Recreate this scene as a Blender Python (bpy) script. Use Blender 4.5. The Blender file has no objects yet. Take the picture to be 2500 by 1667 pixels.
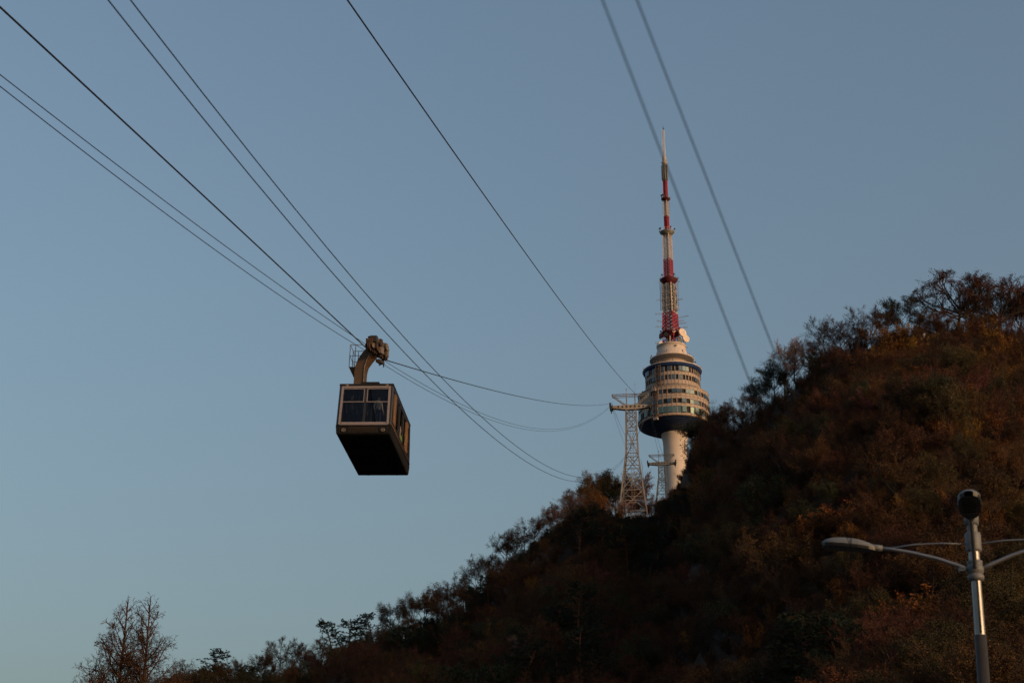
import bpy, math, random
import numpy as np
from mathutils import Vector, Matrix, noise
R = math.radians
sc = bpy.context.scene
COL = sc.collection

# ------------------------------------------------------------------ camera
EYE = 1.6
cam_d = bpy.data.cameras.new('camera'); cam = bpy.data.objects.new('camera', cam_d); COL.objects.link(cam)
cam.location = (0, 0, EYE); cam.rotation_euler = (R(90 + 22.5), 0, 0)
cam_d.sensor_fit = 'HORIZONTAL'; cam_d.sensor_width = 36; cam_d.lens = 61.2
cam_d.clip_start = 0.1; cam_d.clip_end = 20000
cam_d.dof.use_dof = True; cam_d.dof.focus_distance = 150; cam_d.dof.aperture_fstop = 2.4
sc.camera = cam

# ------------------------------------------------------------------ sky, sun, exposure
SUN_AZ, SUN_EL = 127.0, 8.0          # clockwise from +Y (straight ahead), degrees
world = bpy.data.worlds.new('World'); sc.world = world; world.use_nodes = True
nt = world.node_tree
for n in list(nt.nodes): nt.nodes.remove(n)
sky = nt.nodes.new('ShaderNodeTexSky'); sky.sky_type = 'NISHITA'; sky.sun_disc = False
sky.sun_elevation = R(SUN_EL); sky.sun_rotation = R(SUN_AZ)
sky.altitude = 100; sky.air_density = 1.15; sky.dust_density = 9.0; sky.ozone_density = 1.5
bg = nt.nodes.new('ShaderNodeBackground'); bg.inputs['Strength'].default_value = 0.15
wo = nt.nodes.new('ShaderNodeOutputWorld')
nt.links.new(sky.outputs[0], bg.inputs['Color']); nt.links.new(bg.outputs[0], wo.inputs['Surface'])
sd = bpy.data.lights.new('sun', 'SUN'); sun = bpy.data.objects.new('sun', sd); COL.objects.link(sun)
sd.energy = 0.85; sd.angle = R(0.6); sd.color = (1.0, 0.54, 0.30)
to_sun = Vector((math.sin(R(SUN_AZ)) * math.cos(R(SUN_EL)), math.cos(R(SUN_AZ)) * math.cos(R(SUN_EL)), math.sin(R(SUN_EL))))
sun.rotation_euler = to_sun.to_track_quat('Z', 'Y').to_euler(); sun.location = (60, -80, 60)
sc.view_settings.view_transform = 'Standard'; sc.view_settings.look = 'None'
sc.view_settings.exposure = 0.74; sc.view_settings.gamma = 1.0; sc.view_settings.use_curve_mapping = False
sc.render.engine = 'CYCLES'
sc.cycles.use_denoising = True; sc.cycles.max_bounces = 6; sc.cycles.transparent_max_bounces = 8

# ------------------------------------------------------------------ materials
MATS = {}
def mat(name, col, rough=0.8, metal=0.0, var=0.25, scale=1.5, obj_var=0.0, spec=0.3, coords='Object', hue=0.0,
        trans=0.0, bump=0.0, col2=None):
    if name in MATS: return MATS[name]
    m = bpy.data.materials.new(name); m.use_nodes = True
    t = m.node_tree; b = t.nodes['Principled BSDF']
    b.inputs['Roughness'].default_value = rough; b.inputs['Metallic'].default_value = metal
    b.inputs['Specular IOR Level'].default_value = spec
    tc = t.nodes.new('ShaderNodeTexCoord')
    no = t.nodes.new('ShaderNodeTexNoise'); no.inputs['Scale'].default_value = scale; no.inputs['Detail'].default_value = 5
    t.links.new(tc.outputs[coords], no.inputs['Vector'])
    ramp = t.nodes.new('ShaderNodeValToRGB')
    c2 = col2 if col2 else tuple(c * (1 + var) for c in col)
    c1 = tuple(c * (1 - var) for c in col)
    ramp.color_ramp.elements[0].color = (*c1, 1); ramp.color_ramp.elements[0].position = 0.3
    ramp.color_ramp.elements[1].color = (*c2, 1); ramp.color_ramp.elements[1].position = 0.7
    t.links.new(no.outputs['Fac'], ramp.inputs['Fac'])
    out = ramp.outputs['Color']
    if obj_var or hue:
        oi = t.nodes.new('ShaderNodeObjectInfo')
        hs = t.nodes.new('ShaderNodeHueSaturation')
        mr = t.nodes.new('ShaderNodeMapRange'); mr.inputs['To Min'].default_value = 1 - obj_var; mr.inputs['To Max'].default_value = 1 + obj_var
        t.links.new(oi.outputs['Random'], mr.inputs['Value']); t.links.new(mr.outputs[0], hs.inputs['Value'])
        mu = t.nodes.new('ShaderNodeMath'); mu.operation = 'MULTIPLY'; mu.inputs[1].default_value = 7.31
        fr = t.nodes.new('ShaderNodeMath'); fr.operation = 'FRACT'
        m2 = t.nodes.new('ShaderNodeMapRange'); m2.inputs['To Min'].default_value = 0.5 - hue; m2.inputs['To Max'].default_value = 0.5 + hue
        t.links.new(oi.outputs['Random'], mu.inputs[0]); t.links.new(mu.outputs[0], fr.inputs[0]); t.links.new(fr.outputs[0], m2.inputs['Value'])
        t.links.new(m2.outputs[0], hs.inputs['Hue']); t.links.new(out, hs.inputs['Color']); out = hs.outputs['Color']
    t.links.new(out, b.inputs['Base Color'])
    if bump:
        bp = t.nodes.new('ShaderNodeBump'); bp.inputs['Strength'].default_value = bump; bp.inputs['Distance'].default_value = 0.05
        t.links.new(no.outputs['Fac'], bp.inputs['Height']); t.links.new(bp.outputs[0], b.inputs['Normal'])
    MATS[name] = m
    return m

# ------------------------------------------------------------------ mesh helpers
class MB:
    def __init__(s): s.v = []; s.f = []; s.sm = []; s.mi = []; s.cur = 0
    def add(s, vs, fs, smooth=False):
        o = len(s.v); s.v.extend(tuple(v) for v in vs)
        for f in fs: s.f.append(tuple(i + o for i in f)); s.sm.append(smooth); s.mi.append(s.cur)
    def box(s, c, size, M=None):
        hx, hy, hz = (k / 2 for k in size); c = Vector(c)
        vs = [Vector((x, y, z)) for x in (-hx, hx) for y in (-hy, hy) for z in (-hz, hz)]
        vs = [c + (M @ v if M else v) for v in vs]
        s.add(vs, [(0, 1, 3, 2), (4, 6, 7, 5), (0, 4, 5, 1), (2, 3, 7, 6), (0, 2, 6, 4), (1, 5, 7, 3)])
    def beam(s, p, q, w, h=None, up=(0, 0, 1)):
        p, q = Vector(p), Vector(q); d = q - p; L = d.length
        if L < 1e-6: return
        d.normalize(); u = Vector(up)
        if abs(d.dot(u)) > 0.95: u = Vector((1, 0, 0))
        x = d.cross(u).normalized(); z = x.cross(d)
        M = Matrix((x, d, z)).transposed()
        s.box((p + q) / 2, (w, L, h or w), M)
    def tube(s, pts, rad, n=8, cap=True, smooth=True):
        pts = [Vector(p) for p in pts]; rad = rad if hasattr(rad, '__len__') else [rad] * len(pts)
        vs, fs = [], []; ref = None
        for i, p in enumerate(pts):
            d = (pts[min(i + 1, len(pts) - 1)] - pts[max(i - 1, 0)]).normalized()
            if ref is None:
                ref = Vector((0, 0, 1)) if abs(d.z) < 0.9 else Vector((1, 0, 0))
            x = d.cross(ref).normalized(); y = x.cross(d).normalized(); ref = y
            for k in range(n):
                a = 2 * math.pi * k / n; vs.append(p + (x * math.cos(a) + y * math.sin(a)) * rad[i])
        for i in range(len(pts) - 1):
            for k in range(n):
                a, b = i * n + k, i * n + (k + 1) % n; fs.append((a, b, b + n, a + n))
        o = len(s.v); s.add(vs, fs, smooth)
        if cap and n > 2:
            s.f.append(tuple(o + k for k in range(n))[::-1]); s.sm.append(False); s.mi.append(s.cur)
            b = o + (len(pts) - 1) * n; s.f.append(tuple(b + k for k in range(n))); s.sm.append(False); s.mi.append(s.cur)
    def lathe(s, prof, n=48, c=(0, 0, 0), smooth=True, a0=0.0, a1=2 * math.pi):
        full = abs(a1 - a0 - 2 * math.pi) < 1e-6; m = n if full else n + 1
        vs = []
        for r, z in prof:
            for k in range(m):
                a = a0 + (a1 - a0) * k / n; vs.append((c[0] + r * math.cos(a), c[1] + r * math.sin(a), c[2] + z))
        fs = []
        for i in range(len(prof) - 1):
            for k in range(n):
                a, b = i * m + k, i * m + (k + 1) % m; fs.append((a, b, b + m, a + m))
        s.add(vs, fs, smooth)
    def mesh(s, name, mats):
        me = bpy.data.meshes.new(name); me.from_pydata(s.v, [], s.f)
        for m in (mats if isinstance(mats, (list, tuple)) else [mats]): me.materials.append(m)
        me.polygons.foreach_set('use_smooth', s.sm); me.polygons.foreach_set('material_index', s.mi); me.update()
        return me
    def build(s, name, mats, parent=None): return obj(name, s.mesh(name, mats), parent)

def obj(name, me, parent=None, loc=None, rot=None):
    o = bpy.data.objects.new(name, me); COL.objects.link(o)
    if parent: o.parent = parent
    if loc: o.location = loc
    if rot: o.rotation_euler = rot
    return o
def tag(o, label, cat, group=None, kind=None):
    o['label'] = label
    if cat: o['category'] = cat
    if group: o['group'] = group
    if kind: o['kind'] = kind
    return o
def thing(name, label, cat, loc=(0, 0, 0), rot=(0, 0, 0), group=None):
    o = obj(name, None, None, loc, rot); o.empty_display_size = 0.5
    return tag(o, label, cat, group)
def structure(o): o['kind'] = 'structure'; return o

# ------------------------------------------------------------------ terrain
# crest of the hill seen from the foot: (bearing deg, rise deg, distance to crest m, distance to foot m)
CREST = [(-75, 3.0, 230, 100), (-35, 4.5, 235, 98), (-22, 7.5, 238, 96), (-16.23, 9.35, 240, 95), (-14.31, 10.1, 245, 95), (-10.29, 11.0, 260, 95), (-6.8, 11.37, 268, 95),
         (-5.41, 12.23, 270, 95), (-2.55, 13.1, 275, 92), (-1.11, 14.09, 278, 90), (1.1, 15.92, 285, 88), (2.59, 16.69, 288, 85),
         (3.77, 16.05, 291, 82), (4.81, 16.15, 290, 80), (5.73, 17.3, 274, 78), (6.36, 18.2, 258, 76), (7.14, 18.99, 250, 75),
         (8.68, 19.77, 238, 74), (9.48, 20.58, 232, 73), (11.04, 21.48, 226, 72), (12.56, 21.86, 222, 72), (14.07, 22.16, 220, 72),
         (15.55, 22.23, 220, 74), (17.65, 21.6, 228, 80), (22, 20.5, 240, 95), (30, 18.5, 270, 125), (45, 15, 310, 170), (75, 9, 330, 200)]
CA = np.array(CREST)
def height(x, y):
    az = math.degrees(math.atan2(x, y)); r = math.hypot(x, y)
    e = float(np.interp(az, CA[:, 0], CA[:, 1])); rr = float(np.interp(az, CA[:, 0], CA[:, 2])); r0 = float(np.interp(az, CA[:, 0], CA[:, 3]))
    hr = rr * math.tan(R(e)) + EYE
    if r <= rr:
        t = (r - r0) / (rr - r0)
        h = hr * t ** 1.06 if t > 0 else t * 12
    else:
        cap = math.tan(R(e)) * 0.93
        h4 = min(129, 430 * cap); h6 = min(138, 659 * cap)
        h = float(np.interp(r, [rr, rr + 40, 430, 659, 900, 1500], [hr, max(hr + 1, 0) if hr + 1 < h4 else hr, h4, h6, h6 * 0.8, -20]))
    h += 72 * math.exp(-((x - 163) ** 2 + (y - 343) ** 2) / (2 * 27.0 ** 2))      # unseen knoll added to cast shade on the rear pylon
    if h > 0:
        k = min(1, h / 15) * (0.35 if r > rr - 6 else 1)
        h += k * (7.0 * noise.noise((x / 38, y / 38, 3.1)) + 2.4 * noise.noise((x / 14, y / 14, 7.7)) + 0.9 * noise.noise((x / 4.5, y / 4.5, 1.3)))
    return h

m_soil = mat('leaf_litter', (0.022, 0.0095, 0.0035), 0.95, var=0.45, scale=0.25, bump=0.6)
m_ground = mat('asphalt', (0.05, 0.05, 0.052), 0.9, var=0.2, scale=3)
b = MB()
b.lathe([(0.0, 0), (30, 0), (300, 0), (9000, 0)], 64, smooth=False)
structure(b.build('ground', m_ground))
azs = np.concatenate([np.linspace(-75, -18, 40)[:-1], np.linspace(-18, 20, 190)[:-1], np.linspace(20, 75, 45)])
rs = np.concatenate([np.linspace(60, 310, 120)[:-1], np.linspace(310, 700, 45)[:-1], np.linspace(700, 1500, 20)])
vs = []; fs = []
for r in rs:
    for a in azs:
        x, y = r * math.sin(R(a)), r * math.cos(R(a)); vs.append((x, y, height(x, y)))
na = len(azs)
for i in range(len(rs) - 1):
    for k in range(na - 1):
        q = i * na + k; fs.append((q, q + 1, q + na + 1, q + na))
b = MB(); b.add(vs, fs, True); structure(b.build('hillside', m_soil))

# ------------------------------------------------------------------ observation tower
TX, TY = 65.2, 659.0
TB = height(TX, TY) - 1.0
m_conc = mat('pale_concrete', (0.56, 0.485, 0.445), 0.8, var=0.05, scale=0.3)
m_panel = mat('beige_panel', (0.36, 0.29, 0.25), 0.55, var=0.08, scale=0.15, obj_var=0.06, coords='Generated')
m_mull = mat('beige_mullion', (0.33, 0.235, 0.185), 0.6, var=0.1)
m_glass = mat('tinted_pane', (0.055, 0.08, 0.10), 0.12, metal=.5, var=0.2, scale=0.5, obj_var=0.14, spec=0.9)
m_glass2 = mat('green_pane', (0.085, 0.135, 0.13), 0.16, metal=.5, var=0.15, scale=0.5, obj_var=0.2, spec=0.8)
m_navy = mat('navy_soffit', (0.020, 0.050, 0.15), 0.5, var=0.2, scale=0.2)
m_white = mat('white_paint', (0.72, 0.68, 0.63), 0.6, var=0.08, scale=0.4)
m_cream = mat('cream_paint', (0.52, 0.435, 0.385), 0.6, var=0.08, scale=0.4)
m_red = mat('signal_red_paint', (0.30, 0.020, 0.026), 0.55, var=0.2, scale=0.6)
m_dred = mat('dark_red_paint', (0.07, 0.010, 0.018), 0.6, var=0.2)
m_grey = mat('grey_steel', (0.22, 0.21, 0.20), 0.5, var=0.25, scale=0.8, metal=0.3)
m_dark = mat('dark_steel', (0.035, 0.033, 0.033), 0.6, var=0.3, scale=0.8)
m_inner = mat('deck_core', (0.03, 0.035, 0.04), 0.8, var=0.1)

tower = thing('observation_tower', 'tall observation tower with beige glazed decks and red and white antenna mast', 'tower', (TX, TY, 0))
b = MB(); b.lathe([(4.75, TB - 3), (4.72, 229.5), (4.9, 231.6), (5.34, 233.2), (5.34, 234.6)], 64); b.build('shaft', m_conc, tower)
# ring joints in the concrete
for z in (150, 165, 180, 195, 210, 222, 233.0):
    rr = 4.78 if z < 230 else 5.36; b = MB()
    b.lathe([(rr, z), (rr + 0.06, z + 0.05), (rr + 0.06, z + 0.25), (rr, z + 0.3)], 64); b.build('shaft_ring', m_conc, tower)
b = MB()
prof = [(5.2, 234.1), (8.0, 235.0), (11.0, 236.1), (13.0, 237.0), (14.0, 237.75)]
b.lathe(prof, 96); b.build('underside_cone', m_navy, tower)
b = MB()
for t in np.linspace(0.12, 0.95, 9):
    r = 5.2 + t * 8.7; z = float(np.interp(r, [p[0] for p in prof], [p[1] for p in prof]))
    b.lathe([(r - 0.05, z - 0.01), (r - 0.05, z - 0.16), (r + 0.05, z - 0.13), (r + 0.05, z - 0.01)], 72)
b.build('soffit_rib', m_navy, tower)

NC = 48
def facing(k, n=NC):         # is a column turned to the town side (-Y)?
    a = 2 * math.pi * (k + 0.5) / n
    return math.sin(a) < 0.26
def plate_mesh(name, rad, z0, z1, m, thick, wfrac=0.955):
    bb = MB(); w = 2 * rad * math.tan(math.pi / NC) * wfrac
    bv = 0.025
    x0, x1 = rad - thick, rad
    v = [(x0, -w/2, z0), (x0, w/2, z0), (x0, w/2, z1), (x0, -w/2, z1),
         (x1 - 0.04, -w/2, z0), (x1 - 0.04, w/2, z0), (x1 - 0.04, w/2, z1), (x1 - 0.04, -w/2, z1),
         (x1, -w/2 + bv, z0 + bv), (x1, w/2 - bv, z0 + bv), (x1, w/2 - bv, z1 - bv), (x1, -w/2 + bv, z1 - bv)]
    f = [(8, 9, 10, 11), (4, 5, 9, 8), (5, 6, 10, 9), (6, 7, 11, 10), (7, 4, 8, 11), (0, 1, 5, 4), (1, 2, 6, 5), (2, 3, 7, 6), (3, 0, 4, 7)]
    bb.add(v, f); return bb.mesh(name, m)
def deck(name, rad, ztop, zbot, bands):
    root = MB()
    root.lathe([(rad - 0.35, zbot), (rad - 0.35, ztop)], 48, smooth=False)
    d = root.build(name, m_inner, tower)
    rest = MB(); restg = MB()
    for kind, t0, t1 in bands:
        z1, z0 = ztop - t0 * (ztop - zbot), ztop - t1 * (ztop - zbot)
        pane = kind != 'panel'
        m = {'panel': m_panel, 'pane': m_glass, 'pane2': m_glass2}[kind]
        me = plate_mesh(kind, rad - (0.10 if pane else 0.0), z0 + 0.01, z1 - 0.01, m, 0.2)
        for k in range(NC):
            a = 2 * math.pi * (k + 0.5) / NC
            if facing(k):
                o = obj('pane' if pane else 'panel', me, d); o.rotation_euler = (0, R(random.Random(k * 7 + int(z0 * 10)).uniform(-0.2, 0.2)) if pane else 0, a)
                if pane:
                    z = (z0 + z1) / 2
            else:
                tgt = restg if pane else rest
                M = Matrix.Rotation(a, 3, 'Z'); vv = [M @ v.co for v in me.vertices]
                tgt.add(vv, [tuple(p.vertices) for p in me.polygons])
    o = rest.build('far_side_panel', m_panel, d); o['kind'] = 'stuff'
    o = restg.build('far_side_pane', m_glass, d); o['kind'] = 'stuff'
    mu = MB()
    for k in range(NC):
        a = 2 * math.pi * k / NC; M = Matrix.Rotation(a, 3, 'Z')
        mu.box(M @ Vector((rad / math.cos(math.pi / NC) - 0.03, 0, (ztop + zbot) / 2)), (0.20, 0.30, ztop - zbot - 0.02), M)
    mu.build('mullion_frame', m_mull, d)
    return d
deck('lower_deck', 14.15, 249.9, 237.7, [('panel', 0, .11), ('pane', .115, .255), ('panel', .26, .345), ('panel', .35, .441), ('pane', .448, .593), ('panel', .60, .703), ('pane2', .71, .924), ('panel', .93, 1.0)])
deck('upper_deck', 11.0, 259.5, 250.2, [('pane', 0.0, .22), ('panel', .228, .385), ('pane', .393, .605), ('panel', .613, .80), ('panel', .808, 1.0)])
# roof of the lower deck, gallery, brims
b = MB(); b.lathe([(14.15, 249.88), (14.34, 249.92), (14.34, 250.12), (14.1, 250.2), (10.6, 250.24)], 96); b.build('lower_roof', m_panel, tower)
b = MB(); b.lathe([(14.3, 237.72), (14.3, 237.5), (13.6, 237.4)], 96); b.build('deck_sill', m_mull, tower)
b = MB()
for k in range(64):
    a = 2 * math.pi * k / 64
    b.beam((11.9 * math.cos(a), 11.9 * math.sin(a), 250.2), (11.9 * math.cos(a), 11.9 * math.sin(a), 251.6), 0.09)
for z in (251.0, 251.3, 251.6): b.tube([(11.9 * math.cos(2 * math.pi * k / 64), 11.9 * math.sin(2 * math.pi * k / 64), z) for k in range(65)], 0.05, 4)
b.build('gallery_railing', m_dark, tower)
b = MB(); b.lathe([(10.7, 259.6), (11.1, 259.62), (11.5, 259.9), (11.9, 260.5), (12.05, 260.9)], 96); b.build('brim_soffit', m_navy, tower)
b = MB(); b.lathe([(12.05, 260.88), (12.12, 260.95), (12.12, 261.25), (11.9, 261.3), (9.0, 262.2), (5.3, 262.7)], 96); b.build('brim', m_cream, tower)
b = MB(); b.lathe([(5.4, 262.2), (5.35, 264.3), (6.2, 264.9)], 64); b.build('neck', m_cream, tower)
b = MB(); b.lathe([(6.15, 264.85), (7.8, 265.1), (8.95, 265.75)], 96); b.build('saucer_soffit', m_grey, tower)
b = MB(); b.lathe([(8.95, 265.7), (9.05, 265.75), (9.05, 266.15), (8.85, 266.2), (6.15, 267.4)], 96); b.build('saucer', m_cream, tower)
b = MB(); b.lathe([(6.2, 267.3), (6.2, 269.4), (5.9, 269.6), (5.85, 271.7), (6.05, 271.75), (6.05, 272.15), (5.7, 272.2), (0, 272.25)], 64); b.build('roof_drum', m_cream, tower)
rg = random.Random(5)
# small fittings round the drum and brims
for k in range(46):
    a = rg.uniform(math.pi * 0.95, math.pi * 2.05); lev = rg.choice([(8.6, 266.2), (8.6, 266.2), (11.6, 261.3), (12.6, 250.2), (12.6, 250.2), (13.2, 250.2), (5.9, 272.2)])
    b = MB(); x, y, z = lev[0] * math.cos(a), lev[0] * math.sin(a), lev[1]
    h = rg.uniform(0.6, 1.5)
    b.beam((x, y, z - 0.1), (x, y, z + h), 0.1)
    b.box((x + 0.12 * math.cos(a), y + 0.12 * math.sin(a), z + h * 0.75), (0.35, 0.35, rg.uniform(0.3, 0.7)), Matrix.Rotation(a, 3, 'Z'))
    b.build('floodlight', rg.choice([m_grey, m_dark, m_grey]), tower)
for k in range(9):             # lamp pairs fixed on the panels
    for z in (247.4, 244.3, 240.9, 258.2):
        if k in (4, 5, 7) and rg.random() < 0.8:
            rad = 14.2 if z < 252 else 11.05
            a = math.pi * (1.28 + 0.065 * k); b = MB()
            b.lathe([(0, 0.14), (0.14, 0.12), (0.16, -0.1), (0.0, -0.14)], 10); o = b.build('wall_lamp', m_dark, tower)
            o.location = ((rad + 0.15) * math.cos(a), (rad + 0.15) * math.sin(a), z)
# service hoist running up the left of the decks
a = math.pi * 1.305
b = MB(); ca, sa = math.cos(a), math.sin(a); tx, ty = -sa, ca
def hp(rad, off, z): return (rad * ca + off * tx, rad * sa + off * ty, z)
for rad, z0, z1 in ((14.75, 236.2, 250.6), (11.65, 250.2, 262.4)):
    for off in (-1.0, 0.4, 1.1): b.beam(hp(rad, off, z0), hp(rad, off, z1), 0.24)
    nz = int((z1 - z0) / 1.1)
    for i in range(nz):
        za = z0 + (z1 - z0) * i / nz; zb = z0 + (z1 - z0) * (i + 1) / nz
        b.beam(hp(rad, -1, za), hp(rad, 0.4, zb), 0.13); b.beam(hp(rad, -1, za), hp(rad, 1.1, za), 0.15)
        if i % 2: b.box(hp(rad + 0.05, -0.3, za + 0.4), (0.35, 0.9, 0.22), Matrix.Rotation(a, 3, 'Z'))
b.beam(hp(9.0, 0, 262), hp(11.8, 0, 262), 0.2); b.beam(hp(14.6, -1, 250), hp(11.6, -1, 251.5), 0.15)
b.build('service_hoist', mat('hoist_brown', (.15, .10, .08), .7, var=.3), tower)
b = MB(); b.box(hp(14.9, -0.2, 248.9), (0.9, 1.7, 1.4), Matrix.Rotation(a, 3, 'Z')); b.box(hp(14.9, 0.2, 236.5), (1.0, 1.9, 1.1), Matrix.Rotation(a, 3, 'Z'))
b.build('hoist_cradle', m_panel, tower)

# --- antenna mast (four-sided lattice)
MROT = R(-33)
mast = MB(); mast.lathe([(0.45, 272), (0.34, 312), (0.14, 340), (0.08, 360)], 8); mast = mast.build('mast_core', m_grey, tower)
def corner(r, k): a = MROT + math.pi / 4 + k * math.pi / 2; return Vector((r * math.cos(a), r * math.sin(a), 0))
def lattice(name, z0, z1, r0, r1, nb, leg, br, m, mid=False):
    bb = MB(); s2 = 1.12
    for k in range(4):
        bb.beam(corner(r0 * s2, k) + Vector((0, 0, z0)), corner(r1 * s2, k) + Vector((0, 0, z1)), leg)
    for i in range(nb):
        za, zb = z0 + (z1 - z0) * i / nb, z0 + (z1 - z0) * (i + 1) / nb
        ra, rb = (r0 + (r1 - r0) * i / nb) * s2, (r0 + (r1 - r0) * (i + 1) / nb) * s2
        for k in range(4):
            A, B = corner(ra, k), corner(ra, k + 1); C, D = corner(rb, k), corner(rb, k + 1)
            Z, W = Vector((0, 0, za)), Vector((0, 0, zb))
            bb.beam(A + Z, D + W, br); bb.beam(B + Z, C + W, br); bb.beam(A + Z, B + Z, br)
            if mid: bb.beam((A + B) / 2 + Z, (C + D) / 2 + W, br * 1.3)
    return bb.build(name, m, mast)
def ring(name, z, r, rin, drop, m, mr):
    bb = MB(); bb.lathe([(rin, z - drop), (r, z), (r, z + 0.25), (rin * 0.8, z + 0.3)], 40); o = bb.build(name, m, mast)
    rr = MB(); n = 16
    for k in range(n):
        a = 2 * math.pi * k / n; rr.beam((r * .97 * math.cos(a), r * .97 * math.sin(a), z + .2), (r * .97 * math.cos(a), r * .97 * math.sin(a), z + 1.3), 0.07)
    rr.tube([(r * .97 * math.cos(2 * math.pi * k / n), r * .97 * math.sin(2 * math.pi * k / n), z + 1.25) for k in range(n + 1)], 0.05, 4)
    rr.build('railing', mr, mast)
    for k in range(8 if r > 3 else 5):
        a = rg.uniform(0, 2 * math.pi); f = MB(); x, y = r * math.cos(a), r * math.sin(a)
        f.beam((x, y, z + .1), (x, y, z + 1.3), 0.1); f.box((x * 1.06, y * 1.06, z + 1.4), (.5, .5, .45), Matrix.Rotation(a, 3, 'Z')); f.build('floodlight', m_dark, mast)
lattice('base_section', 272.1, 279.1, 3.1, 3.05, 3, .34, .16, m_red)
ring('platform', 278.0, 3.95, 2.6, 1.0, m_dred, m_grey)
lattice('lower_red_section', 279.1, 287.0, 3.05, 2.8, 5, .46, .22, m_red, True)
lattice('lower_white_section', 287.0, 300.0, 2.75, 2.35, 8, .40, .15, m_cream, True)
ring('platform', 302.0, 3.75, 2.4, 1.8, m_dred, m_grey)
lattice('collar_red_section', 300.0, 303.5, 2.2, 1.8, 2, .5, .25, m_red)
lattice('middle_red_section', 303.5, 311.6, 1.78, 1.72, 6, .36, .17, m_red, True)
lattice('middle_white_section', 311.6, 323.6, 1.78, 1.72, 7, .32, .13, m_cream, True)
ring('platform', 324.0, 3.1, 1.75, 1.2, m_grey, m_white)
lattice('upper_red_section', 323.8, 331.7, .85, .92, 7, .34, .18, m_red, True)
lattice('upper_white_section', 331.7, 339.5, .92, .90, 7, .26, .12, m_cream)
ring('platform', 339.7, 1.95, .95, .9, m_dred, m_grey)
lattice('top_red_section', 340.0, 348.7, .82, .78, 9, .30, .13, m_red)
lattice('slot_antenna_section', 348.7, 356.4, .8, .8, 9, .3, .2, m_grey)
b = MB(); b.lathe([(.75, 356.3), (1.3, 357.1), (1.35, 357.4), (.7, 357.5), (.8, 357.6), (.85, 359.7), (.75, 360.2), (0, 360.2)], 16); b.build('collar', m_cream, mast)
lattice('tip_section', 360.2, 373.2, .62, .5, 18, .075, .045, m_white)
b = MB(); b.tube([(0, 0, 373), (0, 0, 375.4)], .06, 6); b.box((.1, 0, 373.9), (.5, .4, .5)); b.build('beacon', m_dark, mast)
b = MB()
for i in range(9):
    for k in range(8):
        a = k * math.pi / 4; z = 349.2 + i * .8
        b.box((1.15 * math.cos(a), 1.15 * math.sin(a), z), (.5, .35, .6), Matrix.Rotation(a, 3, 'Z'))
b.build('slot_antenna', m_grey, mast)
for i in range(5):          # dipole rows on the upper white section
    for sgn in (-1, 1):
        b = MB(); z = 332.6 + i * 1.5 + (0.6 if sgn > 0 else 0)
        b.beam((sgn * .8, -.3, z), (sgn * 1.65, -.3, z), .12); b.beam((sgn * 1.6, -.3, z - .25), (sgn * 1.6, -.3, z + .45), .14); b.build('dipole', m_grey, mast)
# panel antennas on the faces of the lower white section
for f in range(4):
    a = MROT + f * math.pi / 2; M = Matrix.Rotation(a, 3, 'Z'); rad = 3.05
    for t in range(4):
        z = 289.4 + t * 3.05; b = MB(); rd = 2.55 - .08 * t
        b.box(M @ Vector((rd, 0, z)), (.12, 2.3, 2.75), M); b.build('panel_antenna', m_grey, mast)
        b = MB()
        b.box(M @ Vector((rd + .3, 0, z)), (.10, .28, 2.7), M); b.box(M @ Vector((rd + .42, 0, z + .1)), (.10, 2.2, .22), M)
        b.box(M @ Vector((rd + .2, .8, z + .1)), (.5, .1, .1), M); b.box(M @ Vector((rd + .2, -.8, z + .1)), (.5, .1, .1), M)
        b.build('dipole', m_cream, mast)
for sgn, ang in ((-1, 182), (1, -4)):     # side banks seen in profile
    a = R(ang); M = Matrix.Rotation(a, 3, 'Z')
    for t in range(4):
        z = 288.6 + t * 3.1; b = MB(); rd = 3.35
        b.box(M @ Vector((rd - .35, 0, z + 1.2)), (.10, 1.8, 2.6), M)
        for j in range(4):
            zz = z + .1 + j * .75; b.box(M @ Vector((rd + .05, 0, zz)), (.7, .12, .12), M); b.box(M @ Vector((rd + .4, 0, zz)), (.14, 1.3, .34), M)
        b.build('dipole_bank', m_grey if sgn < 0 else m_cream, mast)
for x0, x1, z, dz in ((-3.3, -6.4, 286.3, -.25), (-3.0, -5.4, 292.6, -.2), (3.0, 5.2, 292.6, .25), (2.9, 4.4, 300.6, .1), (-2.9, -4.5, 300.6, 0), (3.3, 7.4, 284.6, .7), (3.2, 6.4, 281.8, .4), (3.4, 7.0, 280.0, .3),
                      (-3.2, -5.6, 282.6, .5), (-3.2, -6.2, 280.6, -.2), (-3.4, -6.6, 273.6, -.35), (4.6, 6.6, 271.4, -.3), (2.9, 5.5, 283.0, .1)):
    b = MB()
    for o_ in (0, .45):
        b.beam((x0, -.8, z + o_), (x1, -1.2, z + dz + o_), .09)
    for q in np.linspace(0.15, 1, 5): xx = x0 + (x1 - x0) * q; b.beam((xx, -1, z + dz * q - .05), (xx, -1, z + dz * q + .5), .08)
    b.build('yagi_antenna', m_grey, mast)
def dish(x, y, z, r, az, el, m):
    bb = MB(); bb.lathe([(0, .28 * r), (r * .5, .32 * r), (r * .98, .46 * r), (r, .42 * r), (r * .9, .05 * r), (r * .5, -.25 * r), (.12 * r, -.38 * r), (0, -.4 * r)], 28)
    bb.beam((0, 0, -.35 * r), (0, 0, -.9 * r), .3 * r)
    o = bb.build('dish', m, mast); o.location = (x, y, z)
    d = Vector((math.sin(R(az)) * math.cos(R(el)), math.cos(R(az)) * math.cos(R(el)), math.sin(R(el)))); o.rotation_euler = d.to_track_quat('Z', 'Y').to_euler()
m_dish = mat('dish_paint', (0.66, 0.55, 0.46), 0.6, var=.05)
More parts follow.
